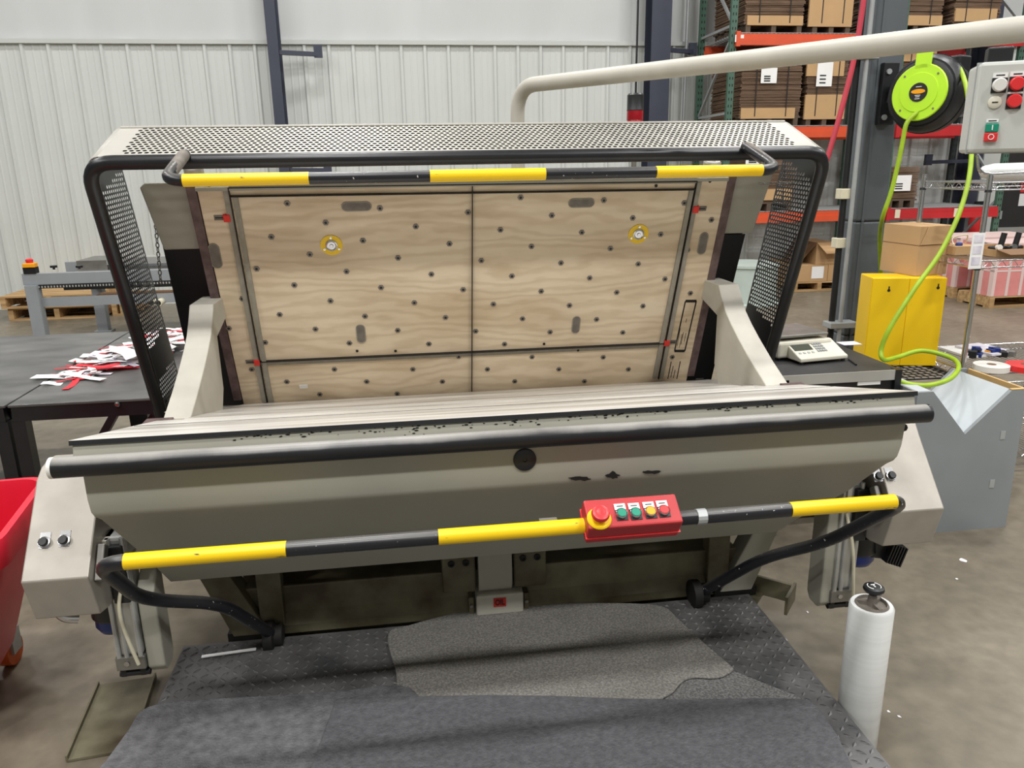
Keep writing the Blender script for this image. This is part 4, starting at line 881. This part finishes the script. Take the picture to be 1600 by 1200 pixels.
q = AY(1310, 480, 4.9); tag(G().tube([(q.x, 4.9, 0), (q.x, 4.9, AY(1310, 428, 4.9).z-.03), (q.x, 4.9, AY(1310, 428, 4.9).z)], [.05, .05, .03], 16).build('bollard', M_cabinet, smooth=50), 'yellow bollard behind the conduit at the grey column', 'bollard')
rh = [AY(*p, GY-.12) for p in ((1350, 0), (1336, 90), (1310, 190), (1280, 290), (1248, 410), (1225, 475), (1215, 500), (1219, 515), (1240, 540), (1250, 620))]
tag(G().tube(fillet([(rh[0].x+.02, GY-.12, 4.0)]+rh, .2), .015, 10).build('red_air_hose', M_redhose, smooth=50), 'red air hose hanging diagonally left of the pipes', 'hose')
# hose reel
rY = 4.15; rcn = AY(1447, 147, rY); axr = Vector((-.86, -.5, .06)).normalized()
hr = thing('hose_reel', rcn-Vector((0, 0, .2)), 'round black hose reel with lime green centre disc on the grey column', 'hose reel')
rp = rcn
G().lathe(rp+axr*-.13, axr, [(.06, 0), (.15, .005), (.185, .03), (.20, .05), (.20, .09), (.205, .095), (.205, .13), (.195, .165), (.18, .185), (.172, .185), (.168, .2), (.15, .205)], 40).build('reel_body', M_plastic, hr, smooth=28)
for rr, hh in ((.188, .045), (.203, .112)): G().lathe(rp+axr*(-.13+hh), axr, [(rr+.006, 0), (rr+.006, .006)], 40).build('reel_ridge', M_plastic, hr)
dc = rp+axr*.075; upv = (Vector((0, 0, 1))-axr*axr.z).normalized(); sdv = upv.cross(axr)
dsc = G().lathe(dc, axr, [(.148, 0), (.148, .008), (.144, .012), (.102, .012), (.10, .016), (.098, .016), (.02, .018)], 40).build('lime_disc', M_lime, hr, smooth=30)
G().obox(dc+upv*.165+axr*.006, sdv, upv, axr, .085, .09, .012).build('lime_tab', M_lime, dsc, bevel=.003)
for an in (45, 135, 225, 315): G().lathe(dc+(sdv*math.cos(R(an))+upv*math.sin(R(an)))*.125+axr*.012, axr, [(.006, 0), (.006, .002)], 8).build('disc_screw', M_hole, dsc)
lb = G().lathe(dc+axr*.017, axr, [(.049, 0), (.049, .003)], 30).build('round_label', M_ink, dsc)
P = [dc+axr*.0205+sdv*.038*math.cos(k*.3927)+upv*(.012*math.sin(k*.3927)+.004) for k in range(16)]
G().ext(P, axr*.001).build('orange_emblem', M_amber, dsc)
for v, w_ in ((.028, .03), (-.016, .03), (-.024, .022), (-.034, .026)): G().obox(dc+axr*.021+upv*v, sdv, upv, axr, w_, .003, .001).build('label_print', M_paper, dsc)
mp = AY(1383, 147, GY-.02); G().box(mp.x-.035, mp.x+.06, GY-.04, GY-.002, mp.z-.17, mp.z+.17).build('mount_plate', M_plastic, hr, bevel=.004)
G().bar(Vector((mp.x+.03, GY-.04, mp.z)), rp-axr*.1, .08, .1).build('mount_arm', M_plastic, hr)
for dz in (-.13, .12): G().lathe((mp.x-.005, GY-.04, mp.z+dz), (0, -1, 0), [(.016, 0), (.016, .01)], 8).build('mount_bolt', M_galv, hr)
G().obox(AY(1492, 108, rY-.05), (1, .3, 0), (-.3, 1, 0), (0, 0, 1), .09, .12, .13).build('outlet_box', M_plastic, hr, bevel=.01)
h1 = [rp+axr*.06+Vector((-.02, -.02, -.1))]+[AY(*p, 4.1) for p in ((1416, 190), (1407, 240), (1393, 300), (1380, 335))]+[AY(1374, 365, 4.25), AY(1376, 420, 4.35), AY(1380, 520, 4.38)]
tag(G().tube(fillet(h1, .1), .0125, 10).build('lime_air_hose', M_hose, smooth=50), 'lime green hose dropping from the reel behind the carton', 'hose')
h2 = [AY(1492, 100, 4.05), AY(1502, 112, 4.0), AY(1512, 150, 3.85), AY(1518, 240, 3.65), AY(1505, 315, 3.55), AY(1472, 390, 3.5), AY(1430, 450, 3.46), AY(1392, 510, 3.44), AY(1377, 545, 3.44), AY(1381, 562, 3.42), AY(1402, 558, 3.5), AY(1440, 548, 3.52), AY(1484, 558, 3.45), AY(1498, 573, 3.3), AY(1484, 592, 3.16), AY(1450, 602, 3.12), AY(1415, 599, 3.14), AY(1395, 590, 3.2)]
def crom(P, n=8):
    out = []; P = [Vector(p) for p in P]; E = [P[0]*2-P[1]]+P+[P[-1]*2-P[-2]]
    for i in range(1, len(E)-2):
        a, b, c, d = E[i-1:i+3]
        for k in range(n): t = k/n; out.append(.5*((2*b)+(c-a)*t+(2*a-5*b+4*c-d)*t*t+(3*b-a-3*c+d)*t**3))
    return out+[P[-1]]
tag(G().tube(crom(h2), .0115, 12).build('lime_air_hose', M_hose, smooth=50), 'lime green hose curving over the yellow cabinet and looping above the grey trough', 'hose')

# low black wire stand, yellow cabinet, carton
ws = thing('wire_stand', (2.6, 3.85, 0), 'low black wire stand under the yellow cabinet', 'stand')
w0, w1, wy0, wy1, wz = 2.37, 2.852, 3.56, 4.12, .60
wg = G()
for k in range(13): wg.tube([(w0+(w1-w0)*k/12, wy0, wz-.004), (w0+(w1-w0)*k/12, wy1, wz-.004)], .003, 5)
for k in range(14): wg.tube([(w0, wy0+(wy1-wy0)*k/13, wz-.008), (w1, wy0+(wy1-wy0)*k/13, wz-.008)], .003, 5)
o = wg.build('wire_mesh', M_black, ws); o['kind'] = 'stuff'
G().tube([(w0, wy0, wz-.012), (w1, wy0, wz-.012), (w1, wy1, wz-.012), (w0, wy1, wz-.012)], .008, 8, closed=True).build('rim_wire', M_black, ws)
for x, y in ((w0, wy0), (w1, wy0), (w0, wy1), (w1, wy1)): G().tube([(x, y, 0), (x, y, wz-.01)], .011, 8).build('leg', M_black, ws)
fr_ = AZ(1462, 572, wz+.001); ku = Vector((math.cos(R(14)), -math.sin(R(14)), 0)); kw = .385; fl_ = fr_-ku*kw; kv = Vector((-ku.y, ku.x, 0)); kd = .19
kt = AP(1425, 434, fl_, kv).z
kc = fl_ + ku*kw/2
kb_ = thing('safety_cabinet', kc+kv*.1, 'bright yellow steel cabinet standing on the wire stand', 'cabinet')
G().ext([fl_, fr_, fr_+kv*kd, fl_+kv*kd], (0, 0, kt-wz-.001)).build('cabinet_body', M_cabinet, kb_, bevel=.005)
for ua0, ub0 in ((.004, .5*kw-.0015), (.5*kw+.0015, kw-.004)):
    G().obox(fl_+ku*(ua0+ub0)/2-kv*.002+Vector((0, 0, (kt-wz)/2)), ku, kv, (0, 0, 1), ub0-ua0, .004, kt-wz-.01).build('door_panel', M_cabinet, kb_)
for px, py in ((1389, 452), (1466, 448)):
    q = AP(px, py, fl_-kv*.0045, kv); G().lathe(q-Vector((0, 0, .006)), -kv, [(.008, 0), (.008, .0008)], 14).obox(q+Vector((0, 0, .006))-kv*.0005, ku, kv, (0, 0, 1), .006, .001, .02).build('keyhole_slot', M_ink, kb_)
z1 = kt+.001
m0 = AZ(1430, 432, z1); lf = AZ(1374, 422, z1); rg = AZ(1479, 428, z1)
cbx = thing('carton', (m0+lf+rg)/3, 'brown cardboard box closed on top of the yellow cabinet', 'carton')
ua = (lf-m0); ub_ = (rg-m0); ub_ = ub_.normalized()*min(ub_.length, .22)
ctp = AP(1441, 354, m0, Vector((m0.x, m0.y, 0)).normalized()).z-z1
G().ext([m0, m0+ub_, m0+ub_+ua, m0+ua], (0, 0, ctp)).build('box_walls', M_cardb, cbx, bevel=.002)
for v1, v2 in ((ua, ub_), (ub_, ua)):
    nrm_ = Vector((v1.y, -v1.x, 0)).normalized(); nrm_ = nrm_ if nrm_.dot(v2) < 0 else -nrm_
    G().obox(m0+v1*.5+nrm_*.0005+Vector((0, 0, ctp*.62)), v1, nrm_, (0, 0, 1), v1.length, .0015, .003).build('crease_line', M_carddk, cbx)
nrm_ = Vector((ub_.y, -ub_.x, 0)).normalized(); nrm_ = nrm_ if nrm_.dot(ua) < 0 else -nrm_
G().ext([m0+ub_*.03+nrm_*.002+Vector((0, 0, ctp*.63)), m0+ub_*.98+nrm_*.002+Vector((0, 0, ctp*.63)), m0+ub_*.98+nrm_*.004+Vector((0, 0, ctp*.99)), m0+ub_*.22+nrm_*.004+Vector((0, 0, ctp*.99))], nrm_*.004).build('folded_flap', M_cardb, cbx)

# chrome wire shelving
wx0, wx1, wya, wyb = 2.885, 4.1, 3.57, 4.07
cs = thing('wire_shelving', ((wx0+wx1)/2, 3.8, 0), 'chrome wire shelving unit at the right edge', 'shelving')
for x, y in ((wx0, wya), (wx1, wya), (wx0, wyb), (wx1, wyb)):
    G().tube([(x, y, 0), (x, y, 1.62)], .0135, 12).build('post', M_chrome, cs, smooth=40)
shz = [.14, .38, .625, 1.195, 1.58]
for z in shz:
    g = G()
    for k in range(46): x = wx0+(wx1-wx0)*k/45; g.tube([(x, wya, z), (x, wyb, z)], .0022, 5)
    for yy in (wya, wyb):
        g.tube([(wx0, yy, z), (wx1, yy, z)], .004, 6).tube([(wx0, yy, z-.035), (wx1, yy, z-.035)], .004, 6)
        n = 36; zz = [Vector((wx0+(wx1-wx0)*k/n, yy, z-(.035 if k % 2 else 0))) for k in range(n+1)]; g.tube(zz, .0022, 5)
    for xx in (wx0, wx1):
        g.tube([(xx, wya, z), (xx, wyb, z)], .004, 6).tube([(xx, wya, z-.035), (xx, wyb, z-.035)], .004, 6)
        n = 14; g.tube([Vector((xx, wya+(wyb-wya)*k/n, z-(.035 if k % 2 else 0))) for k in range(n+1)], .0022, 5)
    g.build('wire_shelf', M_chrome, cs, smooth=60)
    for x, y in ((wx0, wya), (wx0, wyb)): G().lathe((x, y, z-.045), (0, 0, 1), [(.0175, 0), (.0155, .012)], 12).build('shelf_collar', M_plastic, cs)
q = AY(1527, 392, wya-.02); G().box(q.x-.035, q.x+.035, wya-.024, wya-.02, q.z-.10, q.z+.09).build('tmp', M_paper)
bpy.data.objects.remove(bpy.data.objects['tmp'])
pp = thing('posted_sheet', (q.x, wya-.02, q.z-.1), 'white printed sheet hung on the shelving post', 'paper')
G().box(q.x-.04, q.x+.03, wya-.024, wya-.022, q.z-.09, q.z+.09).build('sheet', M_paper, pp)
for k in range(3): G().box(q.x-.028, q.x+.018, wya-.0255, wya-.024, q.z-.07+k*.055, q.z-.03+k*.055).build('print_block', M_lilac, pp)
# things on the shelves
def reel(px, py, z, R_, m, label):
    c = AZ(px, py, z); t = thing('strap_roll', c, label, 'tape roll'); G().lathe(c, (0, 0, 1), [(R_*.28, 0), (R_, .001), (R_, .03), (R_*.28, .031)], 40).build('roll', m, t, smooth=30); G().lathe(c, (0, 0, 1), [(R_*.27, .002), (R_*.27, .0315)], 20).build('core', M_carddk, t)
reel(1548, 578, .628, .085, M_white, 'flat white strapping roll on the lower wire shelf'); reel(1602, 578, .628, .095, M_redbtn, 'flat red strapping roll on the lower wire shelf')
random.seed(4)
for k in range(12):
    px = 1500+random.random()*95; py = 552+random.random()*10; c = AZ(px, py, .628); c.y = min(c.y, 4.02); m = random.choice((M_dark, M_plastic, M_blue, M_steel, M_amber))
    o = G(); s = random.uniform(.02, .035); o.ext([(-s, -.012, 0), (s, -.012, 0), (s, .012, 0), (s*.3, .012, 0), (s*.3, .03, 0), (-s, .03, 0)], (0, 0, random.uniform(.02, .05))); ob = o.build('steel_clamp', m, bevel=.002); ob.location = (max(c.x, 2.95), max(3.78, c.y), .628); ob.rotation_euler.z = random.uniform(0, 3)
    tag(ob, 'small dark metal clamp in the row at the back of the lower wire shelf', 'clamp', 'metal clamps on the lower wire shelf')
for k, (px, py) in enumerate(((1478, 540), (1490, 544))):
    c = AZ(px, py, .63); c.y = min(c.y, 4.0); c.x = max(c.x, 2.99)
    g = G(); g.box(-.09, .09, -.12, .12, 0, .012); o = g.build('printed_flyers', M_lilac if k else M_paper); o.location = (c.x+.1*k, 3.9-.02*k, .628+.0125*k); o.rotation_euler.z = .2*k; tag(o, 'stack of '+('pale printed' if k else 'white')+' flyers on the lower wire shelf', 'paper')
c = AY(1562, 412, 3.75); tb = thing('open_carton_tray', (c.x, 3.8, 1.2), 'shallow open brown carton on the middle wire shelf', 'carton')
G().box(c.x-.09, c.x+.2, 3.68, 3.95, 1.199, 1.205).box(c.x-.09, c.x+.2, 3.68, 3.685, 1.205, 1.235).box(c.x-.09, c.x+.2, 3.945, 3.95, 1.205, 1.235).box(c.x-.09, c.x-.085, 3.685, 3.945, 1.205, 1.235).box(c.x+.195, c.x+.2, 3.685, 3.945, 1.205, 1.235).build('tray', M_cardb, tb)
G().ext([(c.x-.09, 3.68, 1.235), (c.x+.2, 3.68, 1.235), (c.x+.19, 3.60, 1.215), (c.x-.07, 3.60, 1.215)], (0, 0, .003)).build('flap', M_carddk, tb)
for k, (px, py) in enumerate(((1558, 398), (1580, 402))):
    c = AY(px, py, 3.8); t = thing('tape_gun', (c.x, 3.8, 1.21), ('left' if k == 0 else 'right')+' black hand tool in the carton on the middle wire shelf', 'tool')
    G().obox((c.x, 3.8, 1.225), (1, .3, 0), (-.3, 1, 0), (0, 0, 1), .11, .05, .035).build('tool_body', M_plastic, t, bevel=.008)
    G().tube([(c.x+.01, 3.8, 1.23), (c.x+.025, 3.8, 1.31)], .015, 10).build('tool_handle', M_plastic, t, smooth=40); G().lathe((c.x-.03, 3.77, 1.235), (0, -1, .2), [(.016, 0), (.016, .02)], 14).build('tool_wheel', M_chrome if k else M_white, t)
c = AY(1500, 404, 3.85); t = thing('parts_tray', (max(c.x, 2.98), 3.85, 1.2), 'small cardboard tray with a cable and blue plug on the middle wire shelf', 'tray')
G().box(2.93, 3.08, 3.80, 3.98, 1.2, 1.245).build('tray', M_cardb, t); G().tube(crom([(2.95, 3.85, 1.25), (2.98, 3.9, 1.28), (3.03, 3.86, 1.3), (3.06, 3.9, 1.25)]), .004, 6).build('cable', M_cable, t); G().lathe((2.96, 3.84, 1.252), (1, 0, 0), [(.01, 0), (.01, .03)], 10).build('plug', M_blue, t)
c = AY(1570, 266, 3.75); t = thing('poly_bag', (c.x, 3.8, 1.585), 'white plastic-wrapped bundle on the top wire shelf', 'bundle')
G().lathe((c.x-.10, 3.8, 1.63), (1, .05, 0), [(.01, 0), (.03, .02), (.042, .08), (.045, .3), (.04, .5)], 18).build('wrapped_bundle', M_film, t, smooth=50)
G().tube(fillet([AY(1527, 243, 3.62), AY(1529, 268, 3.62), AY(1545, 272, 3.62), AY(1620, 268, 3.62)], .03), .008, 10).build('chrome_handle', M_chrome, t, smooth=50)

# ================================================================ PALLET RACK AND STOCK
RY = 9.6; RYb = 10.62; lev = [1.03, 2.075, 3.145]; rxs = [4.06, 6.27, 7.93]
rack = thing('pallet_rack', (6, 10.1, 0), 'tall green pallet rack with orange and red beams against the wall', 'rack')
for i, x in enumerate(rxs):
    for y, m in ((RY, M_rackgreen), (RYb, M_rackgreen if i < 2 else M_rackdk)):
        up = G().box(x-.04, x+.04, y-.02, y+.03, 0, 5.4).build('upright', m, rack)
        hg = G()
        for k in range(60):
            for s in (-.018, .018): hg.obox((x+s, y-.0205, .3+k*.08), (1, 0, 0), (0, 1, 0), (0, 0, 1), .012, .002, .03)
        o = hg.build('upright_holes', M_void, up); o['kind'] = 'stuff'
    for k in range(5):
        z0 = .3+k*1.0; a, b = (RY, RYb) if k % 2 else (RYb, RY); G().bar((x, a, z0), (x, b, z0+.9), .03, .03).build('diagonal_brace', M_galv, rack); G().bar((x, RY, z0), (x, RYb, z0), .03, .03).build('cross_brace', M_galv, rack)
for bay, (xa, xb) in enumerate(((rxs[0], rxs[1]), (rxs[1], rxs[2]))):
    for z in lev:
        for y in (RY-.03, RYb):
            be_ = G().box(xa+.03, xb-.03, y-.02, y+.03, z-.075, z+.055).box(xa+.03, xb-.03, y-.032, y-.02, z-.075, z+.0).build('beam', M_orange if bay == 0 else M_rackred, rack)
        G().box(xa+.02, xa+.07, RY-.065, RY-.02, z-.09, z+.08).build('beam_connector', M_orange if bay == 0 else M_rackred, rack)
        dg_ = G()
        for k in range(40): dg_.box(xa+.05+(xb-xa-.1)*k/39-.003, xa+.05+(xb-xa-.1)*k/39+.003, RY-.03, RYb, z+.058, z+.064)
        for k in range(14): yy = RY-.03+(RYb-RY)*k/13; dg_.box(xa+.04, xb-.04, yy-.003, yy+.003, z+.064, z+.07)
        o = dg_.build('wire_deck', M_galv, rack); o['kind'] = 'stuff'
q = AY(1155, 60, RY-.06); G().box(q.x-.05, q.x+.06, RY-.058, RY-.05, q.z-.04, q.z+.04).build('beam_sticker', M_paper, rack)
for px, py in ((1402, 334), (1494, 332)): q = AY(px, py, RY-.06); G().box(q.x-.035, q.x+.035, RY-.068, RY-.06, q.z-.055, q.z+.055).build('beam_sticker', M_cable, rack)
q = AY(1558, 66, RY-.06); G().box(q.x-.14, q.x+.1, RY-.068, RY-.06, q.z-.03, q.z+.05).build('yellow_sticker', M_yellow, rack)
def load(px0, px1, py, z, top, label, panels=(), papers=(), depth=.95, Y=RY-.01, straps=2, dark=True):
    x0 = AY(px0, py, Y).x; x1 = AY(px1, py, Y).x
    t = thing('stacked_cartons', ((x0+x1)/2, Y+depth/2, z), label, 'carton stack')
    for k in range(3): xx = x0+.03+(x1-x0-.12)*k/2; G().box(xx, xx+.06, Y, Y+depth, z, z+.09).build('pallet_stringer', M_palletdk, t)
    for k in range(5): yy = Y+(depth-.1)*k/4; G().box(x0, x1, yy, yy+.1, z+.09, z+.11).build('pallet_board', M_palletdk, t)
    g = G(); zz = z+.11; random.seed(int(px0)); n = 0
    while zz < top:
        h = .0165; j = random.uniform(0, .02); g.box(x0+random.uniform(0, .025), x1-random.uniform(0, .025), Y+j, Y+depth, zz, zz+h-.004); zz += h
    o = g.build('flat_cartons', M_cardd, t); o['kind'] = 'stuff'
    for a, b, c_, d in panels:
        p = AY(a, c_, Y-.004); q_ = AY(b, d, Y-.004); G().box(p.x, q_.x, Y-.008, Y+.02, q_.z, p.z).build('pale_board', M_cardb, t)
    for k in range(straps):
        xx = x0+(x1-x0)*(.25+.5*k); G().box(xx-.006, xx+.006, Y-.011, Y-.008, z+.11, top).build('strap', M_ink, t)
    for a, b, c_, d in papers:
        p = AY(a, c_, Y-.014); q_ = AY(b, d, Y-.014); pg_ = G().box(p.x, q_.x, Y-.016, Y-.013, q_.z, p.z).build('paper_tag', M_paper, t)
        for f in (.55, .7, .85): G().box(p.x+.04, p.x+.04+(q_.x-p.x)*.4, Y-.0175, Y-.016, p.z+(q_.z-p.z)*f-.008, p.z+(q_.z-p.z)*f+.008).build('tag_print', M_ink, pg_)
    return t
dz = .071
load(1163, 1258, 20, lev[2]+dz, 4.35, 'bundled flat cartons on the top rack level, leftmost', [(1168, 1254, 24, 40)])
load(1268, 1334, 20, lev[2]+dz, 4.35, 'pale-fronted carton stack on the top rack level next to the leftmost', [(1269, 1330, -40, 42)])
load(1156, 1253, 150, lev[1]+dz, 2.98, 'bundled flat cartons on the middle rack level with a white tag', [(1158, 1241, 169, 185)], [(1190, 1213, 106, 130)])
load(1259, 1323, 150, lev[1]+dz, 2.98, 'narrow carton stack with pale boards and long white tag, middle rack level', [(1259, 1318, 148, 186), (1262, 1318, 95, 119)], [(1278, 1299, 97, 135)])
load(1165, 1245, 270, lev[0]+dz, 1.85, 'brown carton stack on the lower rack level behind the right hood panel', [(1182, 1236, 296, 312)], [(1166, 1195, 238, 256)])
load(1392, 1474, 20, lev[2]+dz, 4.35, 'bundled flat cartons on the top rack level right of the grey column', [(1411, 1471, 24, 40)])
load(1490, 1565, 20, lev[2]+dz, 4.35, 'carton stack on the top rack level at the far right', [(1494, 1556, 13, 34)])
load(1400, 1466, 150, lev[1]+dz, 2.98, 'carton stack on the middle rack level behind the hose reel', [(1401, 1462, 76, 96)])
load(1386, 1434, 300, lev[0]+dz, 1.62, 'brown carton stack with hand-written white sheet, lower rack level', [], [(1396, 1422, 274, 298)], straps=0)
# cartons on the floor under the rack
q0 = AZ(1238, 456, 0); q1 = AZ(1312, 451, 0); yF = q0.y-.02
pallet(q0.x, q1.x, yF, yF+.9, 0, .13, M_pallet, 'wooden pallet on the floor under the rack')
def carton(x0, x1, y0, y1, z0, z1, label, tagp=None, openf=False):
    t = thing('carton', ((x0+x1)/2, (y0+y1)/2, z0), label, 'carton'); G().box(x0, x1, y0, y1, z0, z1).build('box_walls', M_cardb, t, bevel=.004); G().box(x0, x1, y0-.001, y0, (z0+z1)/2-.001, (z0+z1)/2+.001)
    G().box(x0+(x1-x0)*.5-.02, x0+(x1-x0)*.5+.02, y0-.003, y0, z0, z1).build('tape_strip', M_cable if False else M_cardb, t)
    if tagp: G().box(tagp[0], tagp[1], y0-.005, y0-.003, tagp[2], tagp[3]).build('shipping_label', M_paper, t)
    if openf:
        G().ext([(x0, y0, z1), (x1, y0, z1), (x1+.02, y0-.16, z1-.13), (x0+.06, y0-.16, z1-.13)], (0, 0, .006)).build('flap', M_cardb, t)
        G().ext([(x0, y0, z1), (x0, y1, z1), (x0-.2, y1-.1, z1-.3), (x0-.2, y0+.1, z1-.3)], (0, 0, .006)).build('flap', M_carddk, t)
    return t
xm = (q0.x*.35+q1.x*.65); a = AY(1270, 417, yF); b = AY(1287, 435, yF); zc = AY(1280, 414, yF).z
carton(q0.x+.02, xm, yF+.02, yF+.85, .131, zc, 'wide brown carton with white label on the floor pallet', (a.x, b.x, b.z, a.z)); carton(xm+.005, q1.x+.05, yF+.02, yF+.85, .131, zc, 'brown carton at the right end of the floor pallet')
carton(AY(1275, 400, yF+.05).x, AY(1308, 400, yF+.05).x, yF+.05, yF+.7, zc+.001, AY(1290, 380, yF).z, 'open brown carton with flaps on top of the floor pallet load', None, True)
q = AZ(1185, 480, 0); dr = thing('pale_drum', (q.x, q.y+.35, 0), 'pale grey-green drum on the floor behind the right hood panel', 'drum'); hh_ = AY(1150, 418, q.y).z
G().lathe((q.x, q.y+.4, 0), (0, 0, 1), [(.42, 0), (.42, .02), (.385, .03), (.37, hh_-.04), (.39, hh_-.03), (.39, hh_), (.34, hh_)], 32).build('drum_wall', M_teal, dr, smooth=35)
# pink product on pallets
prm = [mmesh(G().box(-.085, .085, -.085, .085, 0, .30), 'pink_pack', M_pink), mmesh(G().box(-.087, -.05, -.0875, -.02, 0, .305).box(-.087, .087, -.088, .088, .285, .307), 'pack_edge', M_pinkw)]
for pi, (px, py, xn) in enumerate(((1488, 466, 7), (1545, 482, 6))):
    c = AZ(px, py, 0); x0, y0 = c.x, c.y
    if pi: y0 = min(y0, 8.35)
    pallet(x0, x0+1.22, y0, y0+1.0 if not pi else y0+.55, 0, .14, M_pallet, ('rear' if pi == 0 else 'front')+' wooden pallet under the pink cartons')
    for i in range(xn):
        for j in range(4 if not pi else 3):
            for k in range(2):
                if j > 1 and k == 0: continue
                t = thing('pink_pack', (x0+.09+i*.175, y0+.09+j*.175, .141+k*.308), ('upper-tier' if k else 'lower-tier')+' pink wrapped pack stacked on the '+('rear' if pi == 0 else 'front')+' floor pallet at right', 'pack', 'pink packs on the '+('rear' if pi == 0 else 'front')+' pallet')
                inst('pack_body', prm[0], t.location, t); inst('white_edge', prm[1], t.location, t)
# fire extinguisher bag and small floor litter
q = AY(1524, 350, 10.3); ex = thing('fire_extinguisher', (q.x, 10.3, 0), 'red fire extinguisher by the navy column behind the rack', 'extinguisher')
G().lathe((q.x, 10.3, q.z-.3), (0, 0, 1), [(.08, 0), (.09, .02), (.09, .45), (.05, .52), (.03, .54)], 20).build('cylinder', M_redbtn, ex, smooth=40); G().box(q.x-.05, q.x+.08, 10.28, 10.32, q.z+.24, q.z+.32).build('valve_handle', M_plastic, ex)
G().box(q.x-.03, q.x+.03, 10.38, 10.486, q.z-.1, q.z+.1).build('wall_bracket', M_galv, ex)
random.seed(9)
for k, (px, py) in enumerate(((1505, 876), (1262, 957), (1388, 1112), (1405, 1120), (1228, 1000), (1495, 905))):
    c = AZ(px, py, 0); o = G(); r_ = .018 if k == 0 else .006; o.ext([(r_*math.cos(a)*random.uniform(.4, 1.2), 1.3*r_*math.sin(a)*random.uniform(.4, 1.2), 0) for a in [j*.785 for j in range(8)]], (0, 0, .0015)); ob = o.build('paper_scrap', M_paper); ob.location = (c.x, c.y, .0005); tag(ob, 'larger white paper scrap on the floor at right' if k == 0 else 'tiny white fleck on the concrete floor at right', 'paper scrap', None if k == 0 else 'white flecks on the floor')
